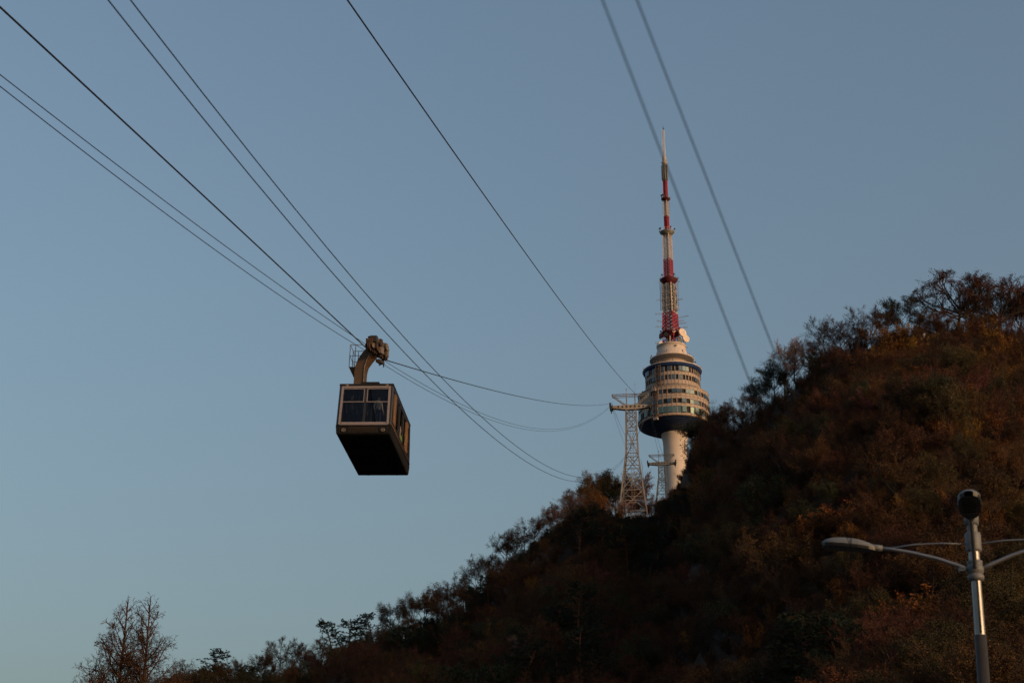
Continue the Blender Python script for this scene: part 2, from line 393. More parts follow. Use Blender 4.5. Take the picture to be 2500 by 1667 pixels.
dish(4.2, -2.2, 277.3, 1.85, 150, 6, m_dish); dish(5.6, -1.6, 275.0, 1.65, 148, 2, m_dish)
dish(.9, -3.2, 277.9, .75, 175, 2, m_dish); dish(-4.6, -2.9, 272.6, .75, 165, 5, m_dish)
dish(-2.3, -2.8, 276.4, 1.0, 200, 0, m_dark); dish(-4.0, -1.0, 276.5, 1.3, 255, 0, m_dred); dish(3.0, -4.2, 274.0, .9, 190, 0, m_grey)
dish(1.2, -5.9, 270.3, .5, 180, 0, m_grey)
b = MB(); b.box((3.2, -4.4, 272.9), (1.6, 1.2, 1.3)); b.build('equipment_box', m_grey, mast)
b = MB()
for k in range(26):
    b.beam((rg.uniform(-2.6, 2.6), rg.uniform(-2.4, 2.2), 272.2), (rg.uniform(-2.6, 2.6), rg.uniform(-2.4, 2.2), rg.uniform(273.5, 279)), rg.uniform(.1, .3))
b.build('equipment_frame', m_dark, mast)
b = MB(); b.box((-.6, -2.8, 274.4), (.6, .3, 3.2)); b.build('equipment_cabinet', m_panel, mast)

# ------------------------------------------------------------------ cableway
YAW = -0.1135          # the line climbs 6.5 degrees to the right of straight ahead
m_pyl = mat('galvanised_steel', (0.19, 0.172, 0.165), 0.6, var=0.35, scale=0.7)
m_gird = mat('pale_girder', (0.28, 0.24, 0.21), 0.55, var=0.2, scale=0.8)
m_rope = mat('steel_rope', (0.03, 0.028, 0.035), 0.5, metal=0.4, var=0.15, scale=4)
def pylon(px, py, zg, zbot, label):
    """zg: girder mid-height; zbot: foot height"""
    t = thing('cable_pylon', label, 'pylon', (px, py, 0), (0, 0, YAW), 'pylons of the cableway')
    H = [(zbot - 2.0, 2.75), (zbot, 2.55), (zbot + 5.6, 1.90), (zbot + 9.6, 1.42), (zbot + 12.6, 1.05), (zg - 4.1, .92), (zg - .6, .86)]
    zz = [h[0] for h in H]; ww = [h[1] for h in H]
    W = lambda z: float(np.interp(z, zz, ww))
    for sx in (-1, 1):
        for sy in (-1, 1):
            bb = MB()
            for (za, wa), (zb, wb) in zip(H[:-1], H[1:]): bb.beam((sx * wa, sy * wa, za), (sx * wb, sy * wb, zb + .01), .25)
            bb.build('leg', m_pyl, t)
    levels = [zbot + .2, zbot + 1.7, zbot + 5.6, zbot + 9.6, zbot + 12.6, zg - 4.1, zg - 2.2, zg - .7]
    for za, zb in zip(levels[:-1], levels[1:]):
        if zb - za < .5: continue
        bb = MB(); wa, wb = W(za), W(zb); mid = (za + zb) / 2; wm = W(mid)
        C = [(-1, -1), (1, -1), (1, 1), (-1, 1)]
        for i in range(4):
            (ax, ay), (bx_, by_) = C[i], C[(i + 1) % 4]
            bb.beam((ax * wa, ay * wa, za), (bx_ * wb, by_ * wb, zb), .10); bb.beam((bx_ * wa, by_ * wa, za), (ax * wb, ay * wb, zb), .10)
            bb.beam((ax * wb, ay * wb, zb), (bx_ * wb, by_ * wb, zb), .12)
            if zb - za > 2.5: bb.beam((ax * wm, ay * wm, mid), (bx_ * wm, by_ * wm, mid), .09)
        bb.build('brace_bay', m_pyl, t)
    bb = MB()
    for x in (-.25, .25): bb.beam((x, .3, zbot), (x, .3, zg - .6), .06)
    n = int((zg - zbot) / .45)
    for i in range(n): bb.beam((-.25, .3, zbot + i * .45), (.25, .3, zbot + i * .45), .045)
    bb.build('ladder', m_pyl, t)
    # tapered box girder with round holes' rims
    bb = MB(); prof = [(-3.45, .22, -.05), (-.9, .38, -.42), (.9, .38, -.42), (3.45, .22, -.05)]
    vs_ = []
    for x, zt_, zb_ in prof:
        for y in (-.42, .42): vs_ += [(x, y, zg + zt_), (x, y, zg + zb_ - .12)]
    fs_ = []
    for i in range(3):
        o = i * 4; p = o + 4
        fs_ += [(o, o + 1, p + 1, p), (o + 2, p + 2, p + 3, o + 3), (o, p, p + 2, o + 2), (o + 1, o + 3, p + 3, p + 1)]
    fs_ += [(0, 2, 3, 1), (12, 13, 15, 14)]
    bb.add(vs_, fs_)
    g = bb.build('crossarm', m_gird, t)
    for i in range(7):
        x = -2.2 + i * .74; hb = MB(); hb.lathe([(.14, 0), (.17, .03), (.11, .04), (.0, .012)], 12)
        o = hb.build('girder_hole', m_dark, g); o.location = (x, -.43, zg); o.rotation_euler = (R(90), 0, 0)
    for sx in (-1, 1):
        bb = MB(); x = sx * 3.45
        bb.box((x, 0, zg - .12), (.55, 1.5, .55)); bb.box((x + sx * .12, 0, zg + .35), (.22, 1.3, .6))
        bb.add([(x + sx * .1, -.75, zg + .1), (x + sx * .1, .75, zg + .1), (x + sx * .1, .1, zg + .95), (x + sx * .1, -.2, zg + .95),
                (x + sx * .35, -.75, zg + .1), (x + sx * .35, .75, zg + .1), (x + sx * .35, .1, zg + .95), (x + sx * .35, -.2, zg + .95)],
               [(0, 1, 2, 3), (4, 7, 6, 5), (0, 4, 5, 1), (1, 5, 6, 2), (2, 6, 7, 3), (3, 7, 4, 0)])
        for yy in (-.6, .6):
            bb.tube([(x - sx * .05, yy - .0, zg - .55), (x + sx * .12, yy, zg - .55)], .28, 14)
        bb.build('rope_saddle', m_dark, t)
    bb = MB(); ztf = zg + 2.35
    for y in (-.4, .4):
        bb.beam((-3.3, y, ztf), (3.3, y, ztf), .12); bb.beam((-3.3, y, ztf - .3), (3.3, y, ztf - .3), .08)
        for x in (-.75, .75): bb.beam((x, y, zg + .3), (x, y, ztf), .15)
        for sx in (-1, 1): bb.beam((sx * 3.25, y, ztf - .1), (sx * .9, y, zg + .35), .12)
    for x in (-3.3, -.75, .75, 3.3): bb.beam((x, -.4, ztf), (x, .4, ztf), .1)
    bb.build('top_frame', m_pyl, t)
    bb = MB(); bb.beam((-.75, 0, ztf), (-.75, 0, ztf + 1.1), .07); bb.box((-.75, 0, ztf + 1.1), (.3, .1, .12)); bb.beam((.8, 0, ztf), (.8, 0, ztf + 2.2), .04)
    bb.build('mast_rod', m_pyl, t)
    return t
g1 = height(21.1, 290); g2 = height(38.9, 430)
pylon(21.1, 290.0, 109.1, 87.6, 'pale lattice cable pylon standing clear on the hill crest among bushes')
pylon(38.9, 430.0, 145.4, 128.0, 'shaded cable pylon half sunk behind the hill in front of the white shaft')

def rope_curve(pts, deg):
    P = np.array(pts, float); c = np.polyfit(P[:, 0], P[:, 1], deg); d = np.polyder(c); y0 = P[0, 0] - 3
    return lambda y: float(np.polyval(c, y)) if y >= y0 else float(np.polyval(c, y0) + np.polyval(d, y0) * (y - y0))
XL = lambda y: -15.3 + .114 * y
XR = lambda y: -8.77 + .114 * y
# each rope: list of (Y, Z) that it passes, fitted by a smooth sagging curve
A1 = rope_curve([(33.29, 23.48), (35.82, 24.08), (45.94, 26.23), (55.98, 28.29), (76.9, 32.7)], 2)
A2 = rope_curve([(76.9, 32.7), (94.9, 38.76), (113.92, 45.35), (162.4, 62.4), (209.89, 79.7), (289.4, 109.65)], 2)
B1 = rope_curve([(33.72, 22.01), (42.41, 24.07), (50.76, 26.15), (72.73, 31.85)], 2)
C1 = rope_curve([(33.78, 21.78), (42.49, 23.78), (50.84, 25.81), (72.78, 31.56)], 2)
B2 = rope_curve([(80.12, 33.7), (95.03, 37.75), (114.03, 43.4), (142.21, 52.6), (177.13, 64.85), (225.83, 83.2), (289, 109.2)], 3)
C2 = rope_curve([(80.12, 33.5), (95.03, 37.55), (114.03, 43.2), (142.21, 52.35), (177.13, 64.65), (225.83, 83.0), (289, 109.0)], 3)
F1 = rope_curve([(39.18, 27.63), (45.23, 29.33), (64.82, 35.33), (109.44, 49.33), (202.9, 79.82), (289.7, 109.3)], 2)
D1 = rope_curve([(22.5, 16.55), (28.62, 17.64), (35.64, 18.92), (54.43, 22.63), (65.39, 24.92), (81.48, 29.06), (107.66, 36.55), (125.84, 42.24), (180.95, 62.08), (289, 108.6)], 3)
E1 = rope_curve([(23.39, 17.14), (28.52, 18.06), (35.55, 19.37), (52.16, 22.63), (60.51, 24.37), (72.57, 27.27), (92.81, 32.62), (123.57, 41.71), (181, 62.4), (289, 108.8)], 3)
def rope(name, X, segs, rad, label, group, dx=0.0):
    pts = []
    for f, y0, y1, n in segs:
        for i in range(n + 1):
            y = y0 + (y1 - y0) * i / n
            if pts and y <= pts[-1][1] + 1e-3: continue
            pts.append((X(y) + dx, y, f(y)))
    bb = MB(); bb.tube(pts, rad, 6); o = bb.build(name, m_rope)
    return tag(o, label, 'cable', group)
def tail(z290, sag=1.5):
    def f(y):
        if y <= 430:
            t = (y - 290) / 140; return z290 + (145.9 - 109.4) * t - 4 * sag * t * (1 - t)
        t = (y - 430) / 170; return z290 + (145.9 - 109.4) + (136 - 147) * t - 4 * 3.5 * t * (1 - t)
    return f
rope('track_rope', XL, [(A1, -25, 76.9, 60), (A2, 76.9, 290, 60), (tail(109.6), 290, 600, 40)], .026, 'thick dark track rope that carries the cable car up to the pylon', 'track ropes')
rope('track_rope', XR, [(F1, -25, 290, 90), (tail(109.3), 290, 600, 40)], .026, 'thick taut empty track rope running to the right end of the pylon crossarm', 'track ropes')
hl = 'thin hauling rope hanging just below the loaded track rope, running behind the cable car'
rope('hauling_rope', XL, [(B1, -25, 74, 60), (B2, 80, 290, 60), (tail(109.1, 3.2), 290, 600, 40)], .0125, hl, 'hauling ropes of the loaded side', .02)
rope('hauling_rope', XL, [(C1, -25, 74, 60), (C2, 80, 290, 60), (tail(108.9, 3.6), 290, 600, 40)], .0125, hl, 'hauling ropes of the loaded side', -.02)
hr_ = 'thin deeply sagging rope on the empty side that dips towards the hillside trees'
rope('hauling_rope', XR, [(D1, -25, 290, 90), (tail(108.6, 3.2), 290, 600, 40)], .0125, hr_, 'sagging ropes of the empty side', 0)
rope('hauling_rope', XR, [(E1, -25, 290, 90), (tail(108.8, 3.6), 290, 600, 40)], .0125, hr_, 'sagging ropes of the empty side', 0)

# ------------------------------------------------------------------ cable car
m_body = mat('shaded_cabin_paint', (0.017, 0.013, 0.011), 0.35, var=0.2, scale=1.2, spec=0.5)  # shade on the cabin is put into this dark body colour
m_under = mat('underbody_black', (0.008, 0.0075, 0.007), 0.6, var=0.4, scale=2, spec=.2)
m_alu = mat('brushed_aluminium', (0.29, 0.235, 0.225), 0.4, metal=0.35, var=0.06, scale=3)
m_trim = mat('bronze_trim_glint', (0.34, 0.18, 0.085), 0.28, metal=0.55, var=0.15, scale=3)
m_arm = mat('hanger_paint', (0.078, 0.050, 0.031), 0.6, var=0.2, scale=1.0)
m_rust = mat('oily_rust', (0.06, 0.034, 0.022), 0.6, var=0.5, scale=5)
m_pale = mat('worn_pale_paint', (0.15, 0.125, 0.11), 0.6, var=0.35, scale=4)
m_lamp = mat('lamp_lens', (0.10, 0.065, 0.035), 0.15, var=0.1, spec=0.8)
def glass_mat(name, tint, refl):
    m = bpy.data.materials.new(name); m.use_nodes = True; t = m.node_tree
    for n in list(t.nodes): t.nodes.remove(n)
    tr = t.nodes.new('ShaderNodeBsdfTransparent'); tr.inputs[0].default_value = (*tint, 1)
    gl = t.nodes.new('ShaderNodeBsdfGlossy'); gl.inputs['Roughness'].default_value = 0.03; gl.inputs['Color'].default_value = (.9, .92, 1, 1)
    fr = t.nodes.new('ShaderNodeFresnel'); fr.inputs[0].default_value = refl
    mx = t.nodes.new('ShaderNodeMixShader'); o = t.nodes.new('ShaderNodeOutputMaterial')
    t.links.new(fr.outputs[0], mx.inputs[0]); t.links.new(tr.outputs[0], mx.inputs[1]); t.links.new(gl.outputs[0], mx.inputs[2]); t.links.new(mx.outputs[0], o.inputs[0])
    return m
m_pane = glass_mat('cabin_glass', (0.62, 0.66, 0.70), 1.3)

car = thing('cable_car', 'dark boxy cable car with pale framed front window hanging from the thick rope', 'cable car', (-6.455, 76.872, 27.69), (0, 0.026, -0.084))
def loft(bb, secs):      # secs: (z, half width, y0, y1)
    vs_ = []
    for z, w, y0, y1 in secs: vs_ += [(-w, y0, z), (w, y0, z), (w, y1, z), (-w, y1, z)]
    fs_ = [(3, 2, 1, 0)]
    for i in range(len(secs) - 1):
        o = i * 4
        for k in range(4): fs_.append((o + k, o + (k + 1) % 4, o + 4 + (k + 1) % 4, o + 4 + k))
    o = (len(secs) - 1) * 4; fs_.append((o, o + 1, o + 2, o + 3)); bb.add(vs_, fs_)
b = MB(); loft(b, [(0, 1.19, -2.93, 2.93), (.06, 1.225, -2.985, 2.985), (.43, 1.262, -3.0, 3.0), (.47, 1.25, -2.985, 2.985)]); b.build('underbody', m_under, car)
for y in (-2.4, -1.2, 0, 1.2, 2.4): b = MB(); b.box((0, y, -.012), (2.3, .09, .03)); b.build('floor_beam', m_under, car)
for x in (-.7, .7): b = MB(); b.box((x, 0, -.02), (.07, 5.7, .03)); b.build('floor_beam', m_under, car)
FY = lambda z: -3.0 + .231 * (z - .43) / 2.11          # the end faces lean inwards
WX = lambda z: 1.262 - .022 * (z - .43) / 2.11
b = MB(); loft(b, [(2.40, 1.238, -2.775, 2.775), (2.50, 1.25, -2.80, 2.80), (2.54, 1.20, -2.74, 2.74)])
for y in (-2.0, 0, 2.0): b.box((0, y, 2.555), (2.2, .06, .04))
b.build('roof', m_body, car)
b = MB(); loft(b, [(2.535, .44, -2.62, -1.5), (2.66, .43, -2.6, -1.52), (2.69, .40, -2.57, -1.55)]); o = b.build('roof_hatch', m_under, car); o.location = (.12, 0, 0)
for sx in (-1, 1):
    for sy in (-1, 1):
        b = MB(); vs_ = []
        for z in (.46, 2.41):
            y = FY(z); w = WX(z)
            vs_ += [(w - .13, y, z), (w - .04, y, z), (w, y + .05, z), (w, y + .16, z), (w - .13, y + .16, z)]
        vs_ = [(sx * x, -sy * y if sy > 0 else y, z) for x, y, z in vs_]
        b.add(vs_, [(k, (k + 1) % 5, 5 + (k + 1) % 5, 5 + k) for k in range(5)]); b.build('corner_post', m_body, car)
def end_face(sy):
    S = lambda x, y, z: (x, y if sy < 0 else -y, z)
    # outer aluminium frame of four bars
    z0, z1 = .49, 2.34
    for nm, (xa, za), (xb, zb), w in (('frame_bar', (-1.02, z0 + .05), (1.02, z0 + .05), .09), ('frame_bar', (-1.02, z1), (1.02, z1), .10), ('frame_bar', (-1.10, z0 - .01), (-1.08, z1 + .05), .10), ('frame_bar', (1.10, z0 - .01), (1.08, z1 + .05), .10)):
        bb = MB(); bb.beam(S(xa, FY(za) - .012, za), S(xb, FY(zb) - .012, zb), .05 if xa != xb and abs(xa) == abs(xb) else w, w if abs(xa) == abs(xb) else .05, up=(0, 0, 1) if za == zb else (0, 1, 0)); bb.build(nm, m_alu, car)
    bb = MB(); bb.beam(S(-1.1, FY(.44) - .03, .455), S(1.1, FY(.44) - .03, .455), .06, .045); bb.build('lower_trim', m_alu, car)
    bb = MB(); bb.beam(S(0, FY(.58) - .002, .58), S(0, FY(2.28) - .002, 2.28), .11, .05, up=(0, 1, 0)); bb.build('centre_mullion', m_body, car)
    zs = 1.60
    for sx in (-1, 1):
        xa, xb = (.055, 1.04) if sx > 0 else (-1.04, -.055)
        bb = MB(); bb.beam(S(xa, FY(zs) - .01, zs), S(xb, FY(zs) - .01, zs), .035, .035); xi = .075 * sx
        bb.beam(S(xi, FY(zs) - .008, zs), S(xi, FY(2.27) - .008, 2.27), .035, .03, up=(0, 1, 0)); bb.beam(S(xa, FY(2.25) - .008, 2.25), S(xb, FY(2.25) - .008, 2.25), .03, .025)
        bb.build('sash_bar', m_alu, car)
        for za, zb in ((.585, 1.58), (1.62, 2.29)):
            bb = MB(); v = [S(xa, FY(za) + .012, za), S(xb, FY(za) + .012, za), S(xb, FY(zb) + .012, zb), S(xa, FY(zb) + .012, zb)]
            v2 = [(x, y + (.008 if sy < 0 else -.008), z) for x, y, z in v]
            bb.add(v + v2, [(0, 1, 2, 3), (7, 6, 5, 4), (0, 4, 5, 1), (1, 5, 6, 2), (2, 6, 7, 3), (3, 7, 4, 0)]); bb.build('pane', m_pane, car)
    # louvres and lights in the chin
    for i in range(5):
        z = .12 + i * .055; w = 1.225 + .037 * (z - .06) / .37; y = -2.985 - .015 * (z - .06) / .37
        bb = MB(); bb.beam(S(-.66, y - .012, z), S(.66, y - .012, z), .035, .02); bb.build('grille_slat', mat('grille_bronze', (.055, .038, .026), .5, var=.2), car)
    for sx in (-1, 1):
        bb = MB(); bb.beam(S(sx * 1.08, -3.0, .08), S(sx * 1.08, -3.0, .40), .02, .02); bb.build('chin_trim', m_body, car)
        bb = MB(); bb.lathe([(.10, 0), (.105, .03), (.085, .05), (.07, .035), (.0, .06)], 20); o = bb.build('headlight', m_lamp, car)
        o.location = S(sx * .90, -2.99, .21); o.rotation_euler = (R(90) if sy < 0 else R(-90), 0, 0)
        bb = MB(); bb.lathe([(.075, 0), (.08, .03), (.06, .05), (.0, .055)], 16); o = bb.build('marker_light', m_lamp, car)
        o.location = S(sx * .92, FY(2.42) + .02, 2.44); o.rotation_euler = (R(90) if sy < 0 else R(-90), 0, 0)
end_face(-1); end_face(1)
for sx in (-1, 1):
    b = MB(); b.box((sx * 1.225, 0, .62), (.05, 5.66, .32)); b.build('side_skirt', m_body, car)
    b = MB(); b.box((sx * 1.215, 0, 2.32), (.05, 5.5, .17)); b.build('side_header', m_body, car)
    ys = [-2.72, -2.05, -1.85, -.65, .55, 1.65, 1.95, 2.72]
    for i, y in enumerate(ys[1:-1]):
        b = MB(); b.box((sx * 1.232, y, 1.5), (.075, .10, 1.5)); b.build('side_post', m_trim if i in (0, 1, 4, 5) else m_body, car)  # orange sun glint on the rear posts put into the bronze colour
    for ya, yb in zip(ys[:-1], ys[1:]):
        b = MB(); b.box((sx * 1.212, (ya + yb) / 2, 1.5), (.012, yb - ya - .11, 1.46)); b.build('side_pane', m_pane, car)
    b = MB(); b.tube([(sx * 1.27, -2.8, .50), (sx * 1.275, 2.8, .50)], .025, 6); b.build('rub_rail', m_trim, car)
b = MB()
b.lathe([(0, 0), (.16, .0), (.17, .01)], 20); o = b.build('round_sticker', m_alu, car); o.location = (1.222, -.1, 1.25); o.rotation_euler = (0, R(90), 0)
b = MB(); b.box((1.221, -.1, .98), (.006, .16, .28)); b.build('sticker', m_alu, car)
m_grn = mat('green_sticker', (.12, .22, .04), .6, var=.4, scale=8)
b = MB(); b.box((1.221, .35, .92), (.006, .5, .3)); b.build('sticker', m_grn, car)
# interior: ceiling panel and hand rails
b = MB(); b.box((0, 0, 2.385), (2.3, 5.3, .02)); b.build('ceiling_panel', mat('ceiling_liner', (.18, .17, .16), .8), car)
b = MB()
for x in (-.6, .6): b.tube([(x, -2.5, 2.15), (x, 2.5, 2.15)], .02, 6)
for y in (-1.2, 1.2): b.tube([(0, y, .47), (0, y, 2.38)], .025, 6)
b.build('hand_rail', m_alu, car)
# hanger arm
b = MB(); path = [(-.84, 2.50), (-.84, 3.6), (-.83, 4.25), (-.74, 4.60), (-.56, 4.90), (-.38, 5.14), (-.24, 5.32)]
vs_ = []; fs_ = []
for i, (x, z) in enumerate(path):
    q = path[min(i + 1, len(path) - 1)]; p = path[max(i - 1, 0)]; dx, dz = q[0] - p[0], q[1] - p[1]; L = math.hypot(dx, dz); nx, nz = dz / L, -dx / L
    w, d_ = (.23, .42) if i < 3 else (.22, .40)
    vs_ += [(x - nx * w, -d_, z - nz * w), (x + nx * w, -d_, z + nz * w), (x + nx * w, d_, z + nz * w), (x - nx * w, d_, z - nz * w)]
for i in range(len(path) - 1):
    o = i * 4
    for k in range(4): fs_.append((o + k, o + (k + 1) % 4, o + 4 + (k + 1) % 4, o + 4 + k))
fs_ += [(0, 3, 2, 1), tuple(len(vs_) - 4 + k for k in range(4))]
b.add(vs_, fs_); arm = b.build('hanger_arm', m_arm, car)
b = MB(); b.tube([(-.60, -.44, 2.56), (-.605, -.45, 3.6), (-.60, -.45, 4.3), (-.48, -.44, 4.72), (-.3, -.43, 5.1)], .022, 6); b.build('cable_conduit', m_pale, arm)
b = MB(); b.box((-.8, 0, 2.6), (.75, 1.1, .12)); b.build('hanger_foot', m_under, arm)
# maintenance step with its cage
b = MB(); b.add([(-1.06, -.4, 4.30), (-1.36, -.4, 4.30), (-1.06, -.4, 3.70), (-1.06, .4, 4.30), (-1.36, .4, 4.30), (-1.06, .4, 3.70)], [(0, 1, 2), (3, 5, 4), (0, 3, 4, 1), (1, 4, 5, 2), (2, 5, 3, 0)])
b.build('step_bracket', m_under, car)
b = MB()
for x, y in ((-1.34, -.4), (-1.34, .4), (-1.08, -.4), (-1.08, .4)): b.tube([(x, y, 4.3), (x, y, 5.42)], .018, 6)
for z in (4.86, 5.42):
    b.tube([(-.75, -.4, z), (-1.34, -.4, z), (-1.34, .4, z), (-.75, .4, z)], .016, 6)
b.tube([(-1.34, -.4, 4.86), (-1.08, -.4, 4.32)], .014, 5); b.tube([(-1.34, -.4, 5.42), (-1.08, -.4, 4.86)], .014, 5)
b.build('step_cage', m_pale, car)
# carriage on the rope
TILT = math.atan(.285); RX, RZ = -.13, 5.02
def cp(x, y, z):
    z = z if z < .25 else .25 + (z - .25) * .5
    return (RX + x, y * math.cos(TILT) - z * math.sin(TILT), RZ + y * math.sin(TILT) + z * math.cos(TILT))
CM = Matrix.Rotation(TILT, 3, 'X')
b = MB(); b.box(cp(0, 0, .72), (.30, 4.3, .20), CM); b.box(cp(-.1, 0, .55), (.5, .9, .5), CM)
for y in (-1.2, 1.2): b.box(cp(0, y, .52), (.26, 2.1, .16), CM)
carriage = b.build('carriage', m_rust, car)
for i in range(8):
    y = -2.05 + i * .586; b = MB(); b.lathe([(.06, -.07), (.24, -.07), (.25, -.045), (.205, 0), (.25, .045), (.24, .07), (.06, .07)], 20)
    o = b.build('wheel', m_dark if i % 2 else m_rust, carriage); o.location = cp(0, y, .235); o.rotation_euler = (0, R(90), 0)
for i in range(4):
    y = -1.757 + i * 1.172
    for sx in (-1, 1):
        b = MB(); x = sx * .14
        P = [(-.42, .18), (.42, .18), (.46, .30), (.12, .62), (-.12, .62), (-.46, .30)]
        v = [cp(x, y + q[0], q[1]) for q in P] + [cp(x + sx * .035, y + q[0], q[1]) for q in P]
        b.add(v, [tuple(range(6)), tuple(range(11, 5, -1))] + [(k, k + 6, 6 + (k + 1) % 6, (k + 1) % 6) for k in range(6)])
        b.build('rocker_plate', m_pale if (i + (sx > 0)) % 2 else m_rust, carriage)
for (x, y, z, s_, m) in ((.16, -1.7, .95, (.3, .5, .28), m_dark), (.05, -1.0, 1.0, (.34, .6, .2), m_pale), (.18, -.3, .92, (.26, .5, .32), m_rust), (.0, .5, .98, (.36, .7, .26), m_rust), (.14, 1.35, .9, (.3, .6, .3), m_pale), (.22, .1, .45, (.1, .9, .5), m_pale), (.23, 1.75, .5, (.1, .4, .55), m_pale), (.23, -1.4, .55, (.1, .5, .45), m_rust)):
    b = MB(); b.box(cp(x, y, z), s_, CM); b.box(cp(x, y, z + s_[2] / 2 + .03), (s_[0] * .7, s_[1] * .5, .06), CM); b.build('brake_unit', m, carriage)
for y in (-1.9, -1.3, -.7, .2, .9, 1.8): b = MB(); b.tube([cp(-.1, y, 1.1), cp(.2, y + .05, 1.12), cp(.28, y + .1, .6)], .04, 6); b.build('hydraulic_hose', m_dark, carriage)
for y in (-1.6, -.9): b = MB(); b.tube([cp(0, y, .9), cp(0, y, 1.18)], .12, 10); b.build('cylinder_cap', m_dark, carriage)
b = MB(); b.box(cp(-.02, 1.2, -.18), (.22, 1.3, .14), CM); b.tube([cp(.05, .3, -.12), cp(.05, .5, -.42), cp(.05, .9, -.36)], .02, 6); b.tube([cp(0, 2.1, .0), cp(0, 2.12, -.35)], .03, 6)
b.build('hauling_grip', m_dark, carriage)
b = MB(); b.box(cp(0, 2.35, .25), (.3, .12, .5), CM); b.build('end_plate', m_rust, carriage)

# ------------------------------------------------------------------ passengers
m_skin = mat('skin', (.42, .24, .16), .6, var=.1)
def person(x, y, face, shirt, pants, hair, hgt, label, armup=0):
    """standing figure, feet at cabin floor; face = heading in degrees, 0 looks along +Y"""
    s = hgt / 1.7
    V, E_, Rr = [], [], []
    def v(p, r, par=None):
        V.append(Vector(p) * s); Rr.append(r * s)
        if par is not None: E_.append((par, len(V) - 1))
        return len(V) - 1
    pel = v((0, 0, .92), .125); wai = v((0, 0, 1.06), .115, pel); che = v((0, .01, 1.26), .14, wai); nek0 = v((0, 0, 1.40), .085, che)
    nek = v((0, .0, 1.46), .052, nek0); h0 = v((0, .015, 1.53), .068, nek); h1 = v((0, .02, 1.61), .086, h0); v((0, .005, 1.665), .066, h1)
    v((0, .105, 1.575), .012, h1); 
    for q in (-1, 1): v((q * .088, .0, 1.585), .014, h1)
    for q in (-1, 1):
        hip = v((q * .095, 0, .86), .092, pel); kn = v((q * .10, .02, .48), .058, hip); an = v((q * .10, -.01, .09), .04, kn); v((q * .11, .13, .035), .035, an)
        sh = v((q * .175, 0, 1.36), .058, nek0)
        if armup and q > 0: el = v((.25, .08, 1.30), .043, sh); wr = v((.20, .18, 1.62), .03, el); hd = v((.19, .19, 1.70), .032, wr); fd = (0, .02, .06)
        else: el = v((q * .235, -.02, 1.10), .043, sh); wr = v((q * .24, .09, .88), .03, el); hd = v((q * .235, .12, .81), .032, wr); fd = (0, .025, -.06)
        for k in range(4):
            f1 = v(Vector(V[hd]) / s + Vector((0, (k - 1.5) * .018, 0)) + Vector(fd), .009, hd); v(Vector(V[f1]) / s + Vector((-q * .012, .01, fd[2] * .6)), .008, f1)
        v(Vector(V[hd]) / s + Vector((-q * .03, .03, fd[2] * .3)), .01, hd)
    me = bpy.data.meshes.new('person_skeleton'); me.from_pydata(V, E_, [])
    o = bpy.data.objects.new('person', me); COL.objects.link(o)
    sk = o.modifiers.new('skin', 'SKIN'); ss = o.modifiers.new('sub', 'SUBSURF'); ss.levels = ss.render_levels = 1
    for i, d in enumerate(me.skin_vertices[0].data): d.radius = (Rr[i], Rr[i]); d.use_root = (i == 0)
    dg = bpy.context.evaluated_depsgraph_get(); ev = o.evaluated_get(dg); m2 = bpy.data.meshes.new_from_object(ev)
    o.modifiers.clear(); o.data = m2; m2.materials.clear()
    for mm in (m_skin, shirt, pants, hair, m_dark): m2.materials.append(mm)
    for p in m2.polygons:
        c = p.center / s; p.use_smooth = True
        ax = abs(c.x); hand = ax > .17 and (c.z < .9 or c.z > 1.56)
        if c.z > 1.455: p.material_index = 3 if (c.z > 1.63 or (c.y < -.005 and c.z > 1.5)) and ax < .12 else 0
        elif c.z < .085: p.material_index = 4
        elif hand: p.material_index = 0
        elif c.z < .97 and ax < .17: p.material_index = 2
        else: p.material_index = 1
    Mw = Matrix.Translation(car.location) @ car.rotation_euler.to_matrix().to_4x4()
    o.matrix_world = Mw @ Matrix.Translation((x, y, .472)) @ Matrix.Rotation(-R(face), 4, 'Z')
    return tag(o, label, 'person', 'passengers inside the cable car')
cloth = lambda n, c: mat(n, c, .85, var=.15, scale=6)
person(.52, -2.35, 140, cloth('white_shirt', (.62, .50, .44)), cloth('dark_jeans', (.03, .035, .06)), cloth('black_hair', (.012, .01, .01)), 1.62, 'person in a pale shirt standing behind the right front window of the cable car')
person(-.72, -2.3, 160, cloth('brown_coat', (.14, .08, .05)), cloth('black_trousers', (.02, .02, .024)), cloth('dark_hair', (.02, .014, .01)), 1.68, 'person in a brown coat standing in the front corner of the cable car')
person(-.18, -2.15, 190, cloth('grey_hoodie', (.10, .10, .12)), cloth('dark_jeans', (.03, .035, .06)), cloth('red_hair', (.10, .025, .015)), 1.58, 'person in a grey hoodie standing near the middle post of the cable car', 1)
person(.95, -1.9, 100, cloth('navy_jacket', (.03, .04, .09)), cloth('black_trousers', (.02, .02, .024)), cloth('black_hair', (.012, .01, .01)), 1.66, 'person in a navy jacket standing by the side windows of the cable car')

